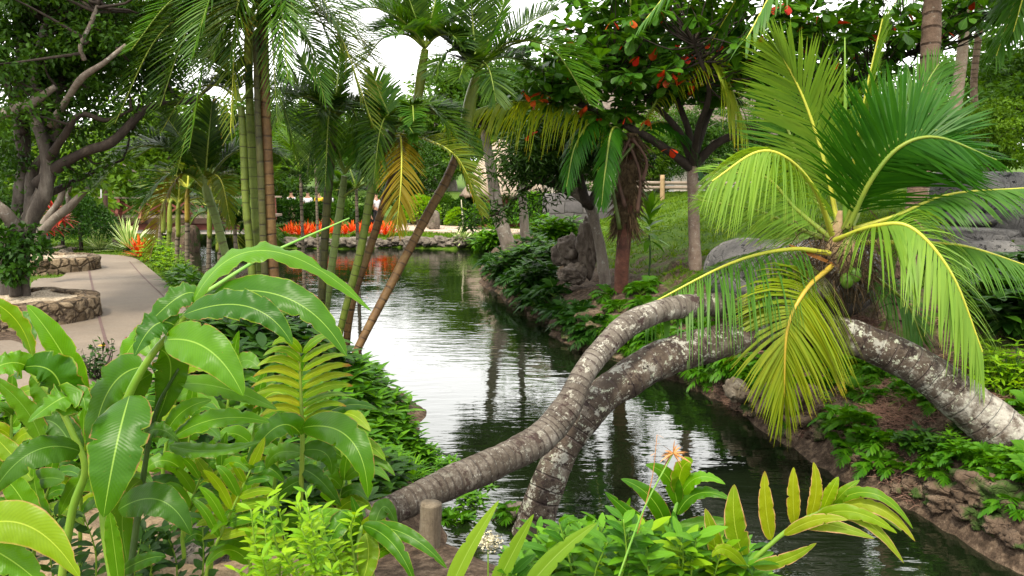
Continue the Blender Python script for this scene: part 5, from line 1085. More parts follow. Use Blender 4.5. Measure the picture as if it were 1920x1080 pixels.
for k in range(20):
    t_ = rng.random(); px = 1380+t_*560; py = np.interp(px, [1380, 1500, 1700, 1940], [745, 800, 900, 975])+rng.uniform(-75, 8)
    K_f2.put(on(px, py), rng.uniform(.4, .8), 'small fern scattered over the eroded right bank', GF)
for k in range(14):
    t_ = rng.random(); px = 1400+t_*530; py = np.interp(px, [1400, 1500, 1700, 1940], [740, 780, 870, 930])+rng.uniform(-90, 0)
    [K_l, K_w2, K_d][k % 3].put(on(px, py), rng.uniform(.25, .55), ['small lime leafed seedling on the right bank', 'small whorled seedling on the right bank', 'small dark seedling on the right bank'][k % 3], 'seedlings on the right bank')
for k in range(30):
    t_ = rng.random(); px = 1130+t_*260; py = np.interp(px, [1130, 1390], [655, 735])+rng.uniform(-45, 2); K_f.put(on(px, py), rng.uniform(.6, 1.1), 'fern crowding the shore behind the two leaning trunks', GF)
for k in range(40):
    px = rng.uniform(1400, 1900); py = rng.uniform(650, 720)+(px-1400)*.12; K_gr.put(on(px, py), rng.uniform(.5, 1), 'grassy tuft at the top of the right bank', GF)
for k in range(26):
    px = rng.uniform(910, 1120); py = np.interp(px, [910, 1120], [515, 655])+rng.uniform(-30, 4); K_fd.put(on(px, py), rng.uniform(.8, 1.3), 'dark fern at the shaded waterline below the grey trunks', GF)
GS = 'shrubs on the right bank'
for px, py, s in [(985, 505, 1.5), (1010, 540, 1.5), (1030, 500, 1.3), (955, 520, 1.4), (1000, 480, 1.4)]: K_d.put(on(px, py), s, 'dark leafy shrub on the shore beneath the grey trunks', GS)
for px, py, s in [(1040, 450, 1.6), (1065, 446, 1.6), (915, 470, 2), (930, 462, 2), (900, 470, 1.8), (1020, 445, 1.8), (975, 500, 1.4)]: K_w.put(on(px, py), s, 'bright bushy shrub near the foot of the block wall', GS)
for px, py, s in [(1890, 610, 1.6), (1925, 640, 1.5), (1905, 560, 1.5), (1860, 590, 1.3), (1950, 590, 1.5)]: K_d.put(on(px, py), s, 'green shrub on the lawn at the right edge', GS)
for px, py, s in [(1880, 740, 1.1), (1910, 720, 1.1), (1850, 700, .9)]: K_l.put(on(px, py), s, 'yellow green shrub beside the whitened trunk foot', GS)
# left bank undergrowth
GU = 'leafy undergrowth on the near left bank'
UL = ['broad leafed shrub bordering the white reflection on the left bank', 'small whorled shrub in the damp bank beside the slim trunk', 'dark leafy shrub in shade under the ginger', 'fern tucked in the left bank undergrowth']
for px, py, s in [(655, 745, 1.0), (690, 765, 1.0), (725, 800, .9), (640, 780, 1.1), (680, 820, 1.0), (745, 835, .8), (620, 730, 1.1), (700, 855, .8), (610, 830, 1.0), (770, 860, .6), (660, 870, .8)]: K_w.put(on(px, py), s*.95, UL[0], GU)
for px, py, s in [(640, 720, .6), (700, 780, .5), (660, 830, .55), (735, 815, .5), (610, 780, .6), (690, 880, .5), (760, 850, .4)]: K_l.put(on(px, py), s, 'yellow green low shrub mixed into the left bank growth', GU)
for px, py, s in [(800, 880, .6), (770, 900, .6), (640, 900, .9), (690, 910, .8), (730, 890, .7), (600, 920, .9), (840, 900, .5), (560, 960, .9), (620, 960, .8), (540, 900, 1), (500, 930, 1), (460, 960, 1), (920, 950, .6), (880, 970, .6), (870, 1010, .6), (935, 1000, .6), (700, 960, .6)]: K_w2.put(on(px, py), s, UL[1], GU)
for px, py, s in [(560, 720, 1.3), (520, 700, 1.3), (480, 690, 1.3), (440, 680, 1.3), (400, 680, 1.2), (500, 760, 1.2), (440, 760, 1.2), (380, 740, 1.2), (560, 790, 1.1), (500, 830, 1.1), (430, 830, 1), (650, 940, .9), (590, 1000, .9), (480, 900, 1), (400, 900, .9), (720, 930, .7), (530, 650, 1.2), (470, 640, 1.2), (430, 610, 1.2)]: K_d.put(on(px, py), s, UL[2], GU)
for px, py, s in [(740, 830, .7), (780, 850, .6), (1040, 1000, .7), (1075, 985, .6), (850, 990, .7), (900, 900, .6), (960, 1010, .6), (590, 660, 1), (620, 690, .9), (420, 640, 1), (370, 610, 1), (395, 590, 1), (700, 700, .7)]: K_f.put(on(px, py), s, UL[3], GU)
for px, py, s in [(770, 905, 1.2), (745, 915, 1), (720, 880, 1), (1075, 930, .8), (880, 930, .9)]: K_gr.put(on(px, py), s, 'tuft of narrow grassy blades beside the slim trunk', GU)
for px, py in [(20, 820), (60, 780), (190, 860), (240, 880), (160, 930), (60, 960), (0, 900)]: K_gr.put(on(px, py), .8, 'low grass tuft under the ginger at the left', GU)
# path edge plants
for k in range(34):
    px = rng.uniform(-30, 420); py = rng.uniform(760, 1010)
    if 120 < px < 390 and py > 900: continue
    (K_w2 if k % 3 else K_f).put(on(px, py), rng.uniform(.5, .9), 'low leafy plant between the ginger and the path', GU)
GP = 'low plants along the path'
for px, py, s in [(350, 545, 1.0), (365, 560, 1.0), (340, 535, .9)]: K_w.put(on(px, py), s, 'dark green low shrub at the inner bend of the path', GP)
for px, py, s in [(285, 492, 1.4), (305, 502, 1.3), (322, 512, 1.2), (300, 485, 1.4), (330, 498, 1.2), (278, 480, 1.3), (340, 520, 1)]: K_l.put(on(px, py), s, 'lime leafed low plant among the slim ringed palms', GP)
for px, py in [(188, 470), (243, 470)]: K_ag.put(on(px, py), 1.0 if px < 200 else 1.3, 'spiky white edged agave on the lawn, left of the larger one' if px < 200 else 'larger spiky white edged agave in front of the standing stone', 'variegated agaves')
K_ag.put(on(868, 462)+A(0, 0, .12), .95, 'pale agave at the water edge sending up a tall flower stalk', 'variegated agaves')
w = on(868, 462)+A(0, 0, .3); mb = MB(); tube(mb, [w-A(0, 0, .3), w+A(0, 0, .6), w+A(-.05, 0, 1.45)], [.04, .035, .015], 8, n=10); tag(mb.obj('flower_stalk', M['flower_w'], loc=w), 'tall straight cream flower stalk rising from the waterside agave', 'flower stalk')
K_br.put(on(262, 482), 1, 'red bromeliad at the foot of the larger agave', 'bromeliads'); K_br.put(on(275, 478), .8, 'red bromeliad beside the first slim ringed palm', 'bromeliads')
for k, px in enumerate(list(np.linspace(536, 735, 17))+list(np.linspace(545, 720, 7))):
    py = (442 if k < 17 else 435)+rng.uniform(-2, 2); K_br.put(on(px, py)+A(0, 0, .05), rng.uniform(.8, 1.15), 'orange red bromeliad in the row along the far shore' if k < 17 else 'red bromeliad in the rear row of the far flower bed', 'bromeliads')
for px in np.linspace(540, 735, 4): K_w.put(on(px+rng.uniform(-6, 6), 446), rng.uniform(.5, .7), 'low green plant growing between the far bromeliads', 'green plants among the bromeliads')
cg = on(93, 486)+A(0, 0, .3); ct = thing('cordyline', 'dark stemmed cordyline with red leaf heads in the rear planter', 'plant', cg)
mb = MB(); tube(mb, [cg, cg+A(.02, 0, .35), P(97, 428, 16)], [.05, .04, .03], 8, n=12); mb.obj('stem', M['bark_dark'], ct)
for q, s in (((97, 425), 1.2), ((118, 412), 1.0), ((100, 398), 1.1), ((85, 430), .8)):
    p = P(*q, 16); mb = MB(); n = 30; az = np.arange(n)*2.4; el = np.radians(np.linspace(80, -25, n)); Dv = np.stack([np.cos(az)*np.cos(el), np.sin(az)*np.cos(el), np.sin(el)], -1)
    leaflets(mb, p+Dv*.02, Dv, np.cross(Dv, A(0, 0, 1)), np.full(n, .3*s), np.full(n, .055), .3, K=6, prof=([0, .2, .6, 1], [.4, 1, .8, .05])); mb.obj('leaf_head', M['ti_red'], ct)
# clipped bush and cloud shrubs
def cloudbush(label, px, py, d, R, n, size, mat, name='bush', zs=.9, cat='bush'):
    g = P(px, py, d); z = gz(g[0], g[1]); g[2] = z; root = thing(name, label, cat, g); rz = R*zs
    mb = MB(); tube(mb, [g-A(0, 0, .1), g+A(0, 0, rz)], [.06, .03], 7, n=5); mb.obj('stem', M['bark_dark'], root)
    c = g+A(0, 0, rz*.85); v = unit(rng.normal(0, 1, (n, 3))); v[:, 2] = np.abs(v[:, 2])*1.3-.5; rr = (.72+.3*rng.random(n)+.10*fbm(v[:, 0]+px, v[:, 1], v[:, 2], 3, 2))[:, None]
    mb = MB(); leafcloud(mb, c+v*rr*A(R, R, rz), size, dirs=v+rng.normal(0, .5, v.shape), up=.3, asp=.5); mb.obj('foliage', M[mat], root)
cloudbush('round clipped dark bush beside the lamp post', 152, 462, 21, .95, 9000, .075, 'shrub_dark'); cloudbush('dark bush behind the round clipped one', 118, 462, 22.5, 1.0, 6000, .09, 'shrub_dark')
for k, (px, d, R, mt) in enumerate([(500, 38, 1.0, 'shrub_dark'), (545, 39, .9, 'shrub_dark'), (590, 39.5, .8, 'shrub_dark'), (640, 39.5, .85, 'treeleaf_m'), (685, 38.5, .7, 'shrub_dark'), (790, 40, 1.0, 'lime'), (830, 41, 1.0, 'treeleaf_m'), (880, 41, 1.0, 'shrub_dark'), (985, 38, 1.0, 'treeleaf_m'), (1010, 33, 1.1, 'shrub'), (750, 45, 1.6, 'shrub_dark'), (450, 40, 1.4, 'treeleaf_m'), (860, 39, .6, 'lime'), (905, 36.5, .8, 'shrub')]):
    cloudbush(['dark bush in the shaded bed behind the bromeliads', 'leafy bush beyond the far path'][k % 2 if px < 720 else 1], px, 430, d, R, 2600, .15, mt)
for o in bpy.data.objects:
    if o.name.startswith('bush') and o.get('label', '').startswith(('dark bush in', 'leafy bush beyond')): o['group'] = 'bushes beyond the far shore'
# potted looking ti plant on slope
g = on(1215, 528); ti = thing('ti_plant', 'upright plant with broad green leaves and one yellow leaf on the slope', 'plant', g); mb = MB(); tp = P(1217, 440, g[1]); tube(mb, [g, (g+tp)/2+A(.03, 0, 0), tp], [.02, .017, .014], 7, n=10); mb.obj('stem', M['stem_dark'], ti)
mb = MB(); n = 30; az = np.arange(n)*2.4; el = np.radians(np.linspace(85, -20, n)); Dv = np.stack([np.cos(az)*np.cos(el), np.sin(az)*np.cos(el), np.sin(el)], -1); hh = np.linspace(.45, -.1, n)[:, None]*A(0, 0, 1)
ovate(mb, tp+hh, Dv, np.cross(np.cross(Dv, A(0, 0, 1)), Dv), np.full(n, .42), .28, shape='lance', droop=.25); mb.obj('leaves', M['shrub'], ti)
mb = MB(); ovate(mb, np.array([tp-A(0, 0, .1)]), A(-.8, -.3, -.2)[None], A(0, 0, 1)[None], A(.25), .5); mb.obj('yellow_leaf', M['ginger_yellow'], ti)
# flowering plant at path end
g = on(185, 720); fl = thing('flowering_shrub', 'twiggy shrub with a yellow bloom beside the path', 'shrub', g); mb = MB(); ml = MB()
for k in range(26):
    e = g+A(rng.normal(0, .16), rng.normal(0, .12), rng.uniform(.12, .42)); tube(mb, [g, (g+e)/2+rng.normal(0, .03, 3), e], [.006, .004, .002], 5, n=6, cap=False); n = 12
    leafcloud(ml, g+(e-g)*rng.uniform(.35, 1, (n, 1))+rng.normal(0, .015, (n, 3)), .055, asp=.45)
mb.obj('stems', M['bark_dark'], fl); ml.obj('foliage', M['shrub_dark'], fl)
p = P(191, 650, g[1]); mb = MB(); n = 14; az = np.arange(n)*2.4; Dv = unit(np.stack([np.cos(az), np.sin(az), np.full(n, .5)], -1)); ovate(mb, np.repeat(p[None], n, 0), Dv, np.repeat(A(0, 0, 1)[None], n, 0), np.full(n, .035), .6); mb.obj('flower', M['flower_y'], fl)
g = on(242, 735); rf = thing('ginger_flower', 'single red cone flower on a thin stem beside the path', 'flower', g); tp = P(238, 655, g[1]); mb = MB(); tube(mb, [g, tp], [.006, .004], 6, n=5); mb.obj('stem', M['stem_dark'], rf)
mb = MB(); n = 40; s = np.linspace(0, 1, n); az = np.arange(n)*2.4; Dv = unit(np.stack([np.cos(az), np.sin(az), np.full(n, 1.2)], -1)); ovate(mb, tp+A(0, 0, 1)*(s*.10)[:, None], Dv, -Dv+A(0, 0, 2), .03*(1.1-s*.6), .6); mb.obj('bloom', M['flower_r'], rf)
# cream flower cluster
g = on(915, 1040); cfw = thing('cream_flower', 'cluster of tiny cream flowers behind the pointed leaves', 'flower', g); mb = MB(); tp = P(915, 1015, 3.6); tube(mb, [tp-A(0, 0, .5), tp], [.005, .004], 6, n=5); mb.obj('stem', M['stem'], cfw); mb = MB(); leafcloud(mb, ell(tp, (.07, .05, .05), 260, .2), .014, asp=.9); mb.obj('blossom', M['flower_w'], cfw)
# sprigs in the foreground
def sprig(label, px, py, top, d, mat, n, L, lean=0, group=None, asp=.32, name='leafy_sprig'):
    a = P(px, py, d); b = P(px+lean, top, d-.05); root = thing(name, label, 'plant', a, group); mb = MB(); w = catmull([a, (a+b)/2+rng.normal(0, .02, 3), b], 20); tube(mb, w, np.linspace(.005, .002, 20), 6); mb.obj('stem', M['stem'], root)
    s = np.linspace(.1, 1, n); az = np.arange(n)*2.0+rng.random()*6; el = rng.uniform(.0, .6, n)+s*.4; Dv = np.stack([np.cos(az)*np.cos(el), np.sin(az)*np.cos(el), np.sin(el)], -1)
    mb = MB(); ovate(mb, w[(s*19).astype(int)], Dv, unit(A(0, -.4, 1)+rng.normal(0, .2, (n, 3))), L*(.7+.5*rng.random(n)), asp, shape='lance', droop=.25); mb.obj('foliage', M[mat], root)
SG = 'lime green sprigs at the lower edge'
for k in range(24):
    px = rng.uniform(500, 690); py = 1110; sprig('bright lime sprig in the shrub at the lower edge', px, py, rng.uniform(890, 1040)+abs(px-590)*.5, rng.uniform(2.45, 3.1), 'lime', 30, .05, rng.uniform(-40, 30)-30, SG)
for k in range(95):
    px = rng.uniform(960, 1430); top = np.interp(px, [950, 1040, 1100, 1200, 1300, 1430], [1060, 1000, 975, 990, 1010, 1060])+rng.uniform(-15, 60); sprig('leafy green sprig of the shrub right of the pointed leaves', px, 1125, top, rng.uniform(2.6, 3.3), 'shrub' if rng.random() < .75 else 'lime', 20, .095, rng.uniform(-30, 30), 'green sprigs at the lower edge', .36)
for k in range(26):
    px = rng.uniform(-20, 380); sprig('small green sprig growing between the ginger stems', px, 1110, rng.uniform(960, 1060), rng.uniform(3.1, 3.8), 'shrub_dark', 20, .08, rng.uniform(-30, 30), 'sprigs between the ginger stems', .4)

# ------------------------------------------------------------------ rocks
def rockkind(mat, n=4, name='rock'):
    out = []
    for k in range(n):
        o = blob(name, M[mat], (0, 0, 0), (1, .8, .6), sub=4, noise=.42, f=2.2, rot=k); tag(o, 'x', 'rock'); co = np.array([v.co[:] for v in o.data.vertices]); kk = 1+.10*fbm(co[:, 0]+k*9, co[:, 1], co[:, 2], 4, 3); o.data.vertices.foreach_set('co', (co*kk[:, None]).astype('f').ravel()); out.append(Kind(o))
    return out
RS = rockkind('rock_shore', 5, 'shore_rock'); RB = rockkind('rock_brown', 4, 'bank_rock')
for px in np.linspace(536, 900, 56):
    py = 461+rng.uniform(-7, 1); RS[rng.integers(5)].put(on(px, py)+A(0, 0, .03), rng.uniform(.16, .38), 'weathered edging rock in the row lining the far shore', 'rocks lining the far shore')
for px, py, s in [(1105, 600, .28), (1075, 598, .22), (1130, 620, .3), (1150, 605, .3), (1380, 720, .22), (1520, 745, .34), (1480, 760, .3), (1550, 765, .25), (1600, 760, .16), (1620, 775, .14), (1450, 740, .3), (1500, 790, .25), (1560, 800, .2), (1420, 755, .2), (1830, 905, .2), (1780, 925, .16), (1870, 930, .2), (1720, 905, .13), (1915, 950, .2), (1730, 860, .12), (1690, 880, .12)]:
    RB[rng.integers(4)].put(on(px, py)-A(0, 0, .06), s, 'brown stone set in the bank under the ferns' if px < 1400 else 'rough brown stone in the eroded bank below the right trunk', 'stones in the right bank')
for k in range(60):
    px = 1370+570*rng.random(); py = np.interp(px, [1370, 1500, 1700, 1940], [765, 825, 925, 1050])+rng.uniform(-45, 0); RB[rng.integers(4)].put(on(px, py)-A(0, 0, .02), rng.uniform(.04, .13), 'small stone or clod at the waterline of the right bank', 'small stones along the right waterline')
for k in range(40):
    px = 905+300*rng.random(); py = np.interp(px, [905, 1000, 1110, 1200], [520, 585, 668, 680])+rng.uniform(-18, 0); RB[rng.integers(4)].put(on(px, py)-A(0, 0, .02), rng.uniform(.06, .2), 'dark stone at the far right waterline under the ferns', 'small stones along the right waterline')
for px, py, s in [(690, 1000, .16), (440, 1010, .25), (400, 1040, .2), (960, 990, .15)]: RS[rng.integers(5)].put(on(px, py), s, 'dark stone half hidden below the foreground ginger', 'stones in the near bank')
for px, py, s in [(40, 478, .2), (110, 468, .2), (70, 470, .25), (135, 470, .15), (125, 475, .18)]: RS[rng.integers(5)].put(on(px, py), s, 'pale stone on the ground behind the rear planter', 'stones behind the planter')
# big grey sculpted boulders
def boulder(label, px0, px1, py0, py1, d, depth, noise=.10, power=.6, flat=.8, name='boulder', mat='rock_grey', group='large grey boulders on the slope', f=1.5):
    a, b = P(px0, py1, d), P(px1, py0, d); c = (a+b)/2; s = A(abs(b[0]-a[0])/2, depth, abs(b[2]-a[2])/2); s[2] *= 1.15; s[0] *= 1.04; o = blob(name, M[mat], c, s, noise=noise, f=f, sub=5, power=power, flat=flat); tag(o, label, 'boulder', group)
boulder('huge pale topped boulder at the back of the grey rock pile', 1742, 1895, 318, 425, 12.6, .9, power=.62)
boulder('long low grey boulder running out of the right edge', 1850, 2010, 338, 430, 12.9, .9)
boulder('flat slab boulder with lit rim in the middle of the pile', 1735, 1885, 418, 462, 11.4, .7, flat=.55)
boulder('rounded dark boulder at the right of the flat slab', 1872, 1985, 394, 452, 11.3, .6)
boulder('horizontal ridge boulder between the pale top and the slab', 1778, 1900, 398, 424, 11.9, .6)
boulder('low dark foot boulder under the yellow edged frond', 1745, 1880, 446, 505, 11.0, .6)
boulder('lowest dark boulder at the right edge', 1880, 1985, 442, 510, 10.9, .6)
boulder('smooth grey slab rock behind the drooping left frond', 1330, 1640, 444, 580, 9.9, 1.0, power=.95, flat=.8, noise=.14)
boulder('small pitted rock directly under the coconut crown', 1490, 1640, 470, 560, 8.9, .5, power=.8)
# stumps and roots near the mango tree
boulder('weathered split stump lying by the grey trunk', 1040, 1100, 446, 502, 15.8, .35, noise=.3, power=1, flat=None, mat='rock_root', group='weathered stumps', name='stump', f=4)
boulder('upright fluted stump beside the leaning grey trunk', 1085, 1128, 420, 500, 15.4, .3, noise=.35, power=1, flat=None, mat='rock_root', group='weathered stumps', name='stump', f=4)
boulder('low brown stump in the bank below the split one', 1050, 1100, 498, 530, 15.2, .3, noise=.3, power=1, flat=None, mat='rock_root', group='weathered stumps', name='stump', f=4)
boulder('pale cut log end poking out of the ferns', 1362, 1400, 716, 748, 8.7, .25, noise=.2, power=.8, flat=None, mat='wood_post', group=None, name='log', f=4)
boulder('narrow upright standing stone behind the larger agave', 214, 236, 424, 462, 22.5, .2, power=.8, flat=None, group=None, mat='rock_shore', name='standing_stone')
# floating leaf
w = [P(1472, 829, 7.75), P(1490, 826, 7.75), P(1510, 832, 7.75)]; w = [A(q[0], q[1], .012) for q in (G(1472, 828, 0), G(1490, 829, 0), G(1511, 832, 0))]
mb = MB(); bigleaf(mb, *w, .03, hint=(0, 0, 1), fold=.1, wave=.1); tag(mb.obj('floating_leaf', M['areca_orange'], loc=w[1]), 'orange fallen leaf floating on the dark water', 'leaf')

# ------------------------------------------------------------------ planters
def planter(label, cx, cy, rx, ry, z0, h, th=.28, rot=0):
    n = 96; a = np.linspace(0, 2*math.pi, n, endpoint=False); root = thing('stone_planter', label, 'planter', (cx, cy, z0)); mb = MB(); prof = [(0, -.1), (0, h*.5), (.0, h-.02), (-.03, h), (-th*.5, h+.012), (-th, h), (-th, h-.08)]
    rows = []
    for k, (o_, z) in enumerate(prof):
        jit = .035*fbm(np.cos(a)*rx*3, np.sin(a)*ry*3, z*6, 1.5, 3); rows.append(np.stack([cx+np.cos(a)*(rx+o_+jit), cy+np.sin(a)*(ry+o_+jit), np.full(n, z0+z)+(.02*fbm(np.cos(a)*5, np.sin(a)*5, 2, 1, 2) if k > 1 else 0)], -1))
    V = np.stack(rows, 0); idx = np.arange(V.shape[0]*n).reshape(-1, n); nx = np.roll(idx, -1, 1); mb.add(V.reshape(-1, 3), np.stack([idx[:-1], nx[:-1], nx[1:], idx[1:]], -1).reshape(-1, 4)); mb.obj('wall', M['rubble'], root)
    mb = MB(); R = np.linspace(0, 1, 14); V = np.stack([np.stack([cx+np.cos(a)*(rx-th*.9)*r, cy+np.sin(a)*(ry-th*.9)*r, z0+h-.035+.03*fbm(np.cos(a)*rx*r, np.sin(a)*ry*r, 0, 2, 2)], -1) for r in R]); idx = np.arange(14*n).reshape(14, n); nx = np.roll(idx, -1, 1)
    mb.add(V.reshape(-1, 3), np.stack([idx[:-1], idx[1:], nx[1:], nx[:-1]], -1).reshape(-1, 4)); mb.obj('gravel_bed', M['gravel'], root)
planter('round rubble stone planter filled with gravel around the gnarled tree', -6.95, 10.42, 1.45, 1.05, .81, .28)
planter('rear rubble stone planter holding the red cordyline', -10.55, 16.3, 2.05, 1.15, .80, .28)

# ------------------------------------------------------------------ footbridge
D = 30; zt = P(300, 404, D)[2]; xa, xb = P(168, 404, D)[0], P(500, 404, D)[0]
br = thing('footbridge', 'timber footbridge with red crossed railing over the pond arm', 'footbridge', (xa, D, zt))
mb = MB()
for k in range(60): x = xa+(xb-xa)*(k+.5)/60; box(mb, (x, D+1, zt-.05), ((xb-xa)/60-.012, 2.1, .09))
mb.obj('deck', M['deck'], br)
mb = MB(); box(mb, ((xa+xb)/2, D-.03, zt-.2), (xb-xa, .10, .20)); mb.obj('fascia_beam', M['wood_dark'], br)
mb = MB(); box(mb, ((xa+xb)/2, D+.12, zt-.42), (xb-xa-.3, .16, .22)); mb.obj('red_beam', M['wood_red'], br)
mb = MB(); box(mb, ((xa+xb)/2+.2, D+.9, zt-.62), (xb-xa-.8, 1.6, .16)); mb.obj('girder', M['plaster'], br)
for side in (0, 1):
    y = D-.06+side*2.1
    xs_ = np.linspace(xa+.3, xb-.3, 8)
    for x in xs_:
        mb = MB(); beam(mb, (x, y, zt-.25), (x, y, zt+.62), .12, .12); mb.obj('railing_post', M['wood_red'], br)
        if side == 0: mb = MB(); beam(mb, (x+.05, y-.38, zt-.12), (x-.02, y-.02, zt+.50), .10, .11); mb.obj('outrigger', M['wood_red'], br)
    for a_, b_ in zip(xs_[:-1], xs_[1:]):
        for u, v in ((.05, .5), (.5, .05)): mb = MB(); beam(mb, (a_+.07, y+(.02 if u > .1 else -.02), zt+u), (b_-.07, y+(.02 if u > .1 else -.02), zt+v), .035, .07); mb.obj('brace', M['wood_red'], br)
    mb = MB(); beam(mb, (xa, y, zt+.66), (xb, y, zt+.66), .10, .06); mb.obj('handrail', M['deck'], br)
boulder('brown stone pier carrying the footbridge in the water', 334, 364, 425, 478, 29.6, .7, power=.5, flat=None, group=None, mat='rock_brown', name='stone_pier')
# lamp post
g = on(199, 446); lp = thing('wooden_post', 'tall brown timber pole with a thin metal pipe beside the clipped bush', 'pole', g); tp = P(197, 352, g[1]); mb = MB(); tube(mb, [g-A(0, 0, .2), tp], [.075, .07], 12, n=20, noise=.05); mb.obj('post_body', M['wood_dark'], lp)
mb = MB(); q = A(-.11, -.03, 0); tube(mb, [g+q, tp+q], [.022, .022], 8, n=4); mb.obj('pipe', M['metal'], lp)

# ------------------------------------------------------------------ hut, wall, pavilion, fence
D = 40; cx = P(948, 400, D)[0]; hut = thing('thatched_hut', 'small hut with pale thatched roof and reddish walls behind the slanting trunk', 'hut', (cx, D, gz(cx, D))); z0 = gz(cx, D); ez = P(940, 368, D-1.6)[2]
import itertools
mb = MB(); hw, hd = 1.35, 1.35
for k in range(22):
    for (ax_, sg) in ((0, 1), (0, -1), (1, 1), (1, -1)):
        t_ = -1+2*(k+.5)/22; p = (cx+t_*hw, D+sg*hd, (z0+ez)/2+.1) if ax_ == 0 else (cx+sg*hw, D+t_*hd, (z0+ez)/2+.1); box(mb, p, (hw*2/22-.01, .05, ez-z0+.3) if ax_ == 0 else (.05, hd*2/22-.01, ez-z0+.3))
mb.obj('wall', M['wood_red'], hut)
n = 64; a = np.linspace(0, 2*math.pi, n, endpoint=False); sq = np.maximum(np.abs(np.cos(a)), np.abs(np.sin(a)))**.75; rows = []
for r_, z in ((1.55, ez+.02), (1.75, ez-.06), (1.85, ez+.06), (1.5, ez+.75), (1.0, ez+1.7), (.5, ez+2.5), (.12, ez+2.9), (.01, ez+2.95)):
    j = .05*rng.normal(0, 1, n)*(r_ > .3); rows.append(np.stack([cx+np.cos(a)*(r_/sq+j)*1.15, D+np.sin(a)*(r_/sq+j), np.full(n, z)+.05*rng.normal(0, 1, n)*(z < ez+.1)], -1))
V = np.stack(rows); idx = np.arange(V.shape[0]*n).reshape(-1, n); nx = np.roll(idx, -1, 1); mb = MB(); mb.add(V.reshape(-1, 3), np.stack([idx[:-1], nx[:-1], nx[1:], idx[1:]], -1).reshape(-1, 4)); mb.obj('roof', M['thatch'], hut)
mb = MB(); a_, b_ = P(1018, 432, 26), P(1150, 432, 27); tz = P(1060, 358, 26)[2]; n = 40; V = []
for i, t_ in enumerate(np.linspace(0, 1, n)):
    p = a_*(1-t_)+b_*t_; zz = gz(p[0], p[1])-.3; top = tz+.10*fbm(np.array([p[0]]), np.array([0.]), 0, 1.2, 2)[0]+(.0 if t_ < .5 else -.0)
    for (yy, z) in ((0, zz), (0, (zz+top)/2), (0.02, top-.03), (.1, top), (.55, top), (.6, zz)): V.append((p[0], p[1]+yy, z))
V = np.array(V).reshape(n, 6, 3); V[:, :4, 1] += .03*fbm(V[:, :4, 0]*3, V[:, :4, 2]*3, 0, 1, 3); idx = np.arange(n*6).reshape(n, 6); F = np.stack([idx[:-1, :-1], idx[1:, :-1], idx[1:, 1:], idx[:-1, 1:]], -1).reshape(-1, 4)
mb.add(V.reshape(-1, 3), F); mb.add(V[0], [[0, 1, 2, 5], [2, 3, 4, 5]]); mb.add(V[-1], [[5, 2, 1, 0], [5, 4, 3, 2]]); tag(mb.obj('stone_wall', M['blocks'], loc=a_), 'grey dry stone block wall behind the leaning grey trunk', 'wall')
# curved low wall + bollard by the far path
mb = MB(); w = np.array([A(G(x, y, .45)[0], G(x, y, .45)[1], .45) for x, y in [(770, 421), (782, 421), (795, 423), (806, 427), (812, 431)]]); w[:, 2] = .38; c_ = catmull(w, 30); T, U, S = frames(c_); ht = np.linspace(.6, .22, 30)[:, None]*A(0, 0, 1)
V = np.stack([c_-S*.15, c_-S*.15+ht, c_+S*.15+ht, c_+S*.15], 1); idx = np.arange(120).reshape(30, 4); F = np.stack([idx[:-1, :-1], idx[1:, :-1], idx[1:, 1:], idx[:-1, 1:]], -1).reshape(-1, 4); mb.add(V.reshape(-1, 3), F); tag(mb.obj('garden_wall', M['rubble'], loc=w[0]), 'low curved rubble wall ending at the far path', 'wall')
boulder('short stone bollard on the far path edge', 804, 824, 398, 432, 36, .25, power=.6, flat=None, group=None, mat='rock_shore', name='stone_bollard')
# pavilion
D = 40; xa, xb = P(1015, 340, D)[0], P(1420, 340, D)[0]; z0 = gz((xa+xb)/2, D); ez = P(1200, 258, D)[2]; pv = thing('pavilion', 'long pale walled pavilion with thatched roof behind the almond trunk', 'building', ((xa+xb)/2, D+1, z0))
mb = MB(); box(mb, ((xa+xb)/2, D+2, (z0+ez)/2-.2), (xb-xa, 3.4, ez-z0+.6)); mb.obj('wall', M['plaster'], pv)
mb = MB(); pr = [(-.9, ez-.1), (-1.0, ez+.1), (2, ez+2.6), (5, ez+.1), (4.9, ez-.1), (2, ez+2.2)]; V = np.array([[(x, D+y, z) for y, z in pr] for x in np.linspace(xa-.6, xb+.6, 24)]); V[:, :, 2] += rng.normal(0, .03, V.shape[:2]); k = 6; idx = np.arange(24*k).reshape(24, k); nx = np.roll(idx, -1, 1); mb.add(V.reshape(-1, 3), np.stack([idx[:-1], idx[1:], nx[1:], nx[:-1]], -1).reshape(-1, 4)); mb.add(V[0], [[0, 1, 2, 5], [5, 2, 3, 4]]); mb.add(V[-1], [[5, 2, 1, 0], [4, 3, 2, 5]]); mb.obj('roof', M['rock_root'], pv)
for x in np.linspace(xa+.5, xb-.5, 7): mb = MB(); beam(mb, (x, D-.6, z0-.3), (x+.6, D-.2, ez), .22, .22); mb.obj('slanted_post', M['thatch'], pv)
for x in np.linspace(xa+1.2, xb-1.2, 6): mb = MB(); box(mb, (x, D+.29, (z0+ez)/2), (.9, .06, (ez-z0)*.7)); mb.obj('window', M['metal'], pv)
# post and rail
g = on(1242, 376); fn = thing('rail_fence', 'tan wooden post with low log rails at the top of the grass slope', 'fence', g); tp = P(1242, 328, g[1]); mb = MB(); tube(mb, [g-A(0, 0, .2), tp], [.085, .08], 12, n=8, noise=.04); mb.obj('post', M['wood_tan'], fn)
for y0, y1 in ((350, 352), (342, 343)):
    mb = MB(); tube(mb, [P(1150, y0, g[1]+.2), P(1242, y1, g[1]+.1), P(1420, y0+2, g[1]+.2)], [.06, .06, .06], 8, n=20, noise=.05); mb.obj('rail', M['deck'], fn)

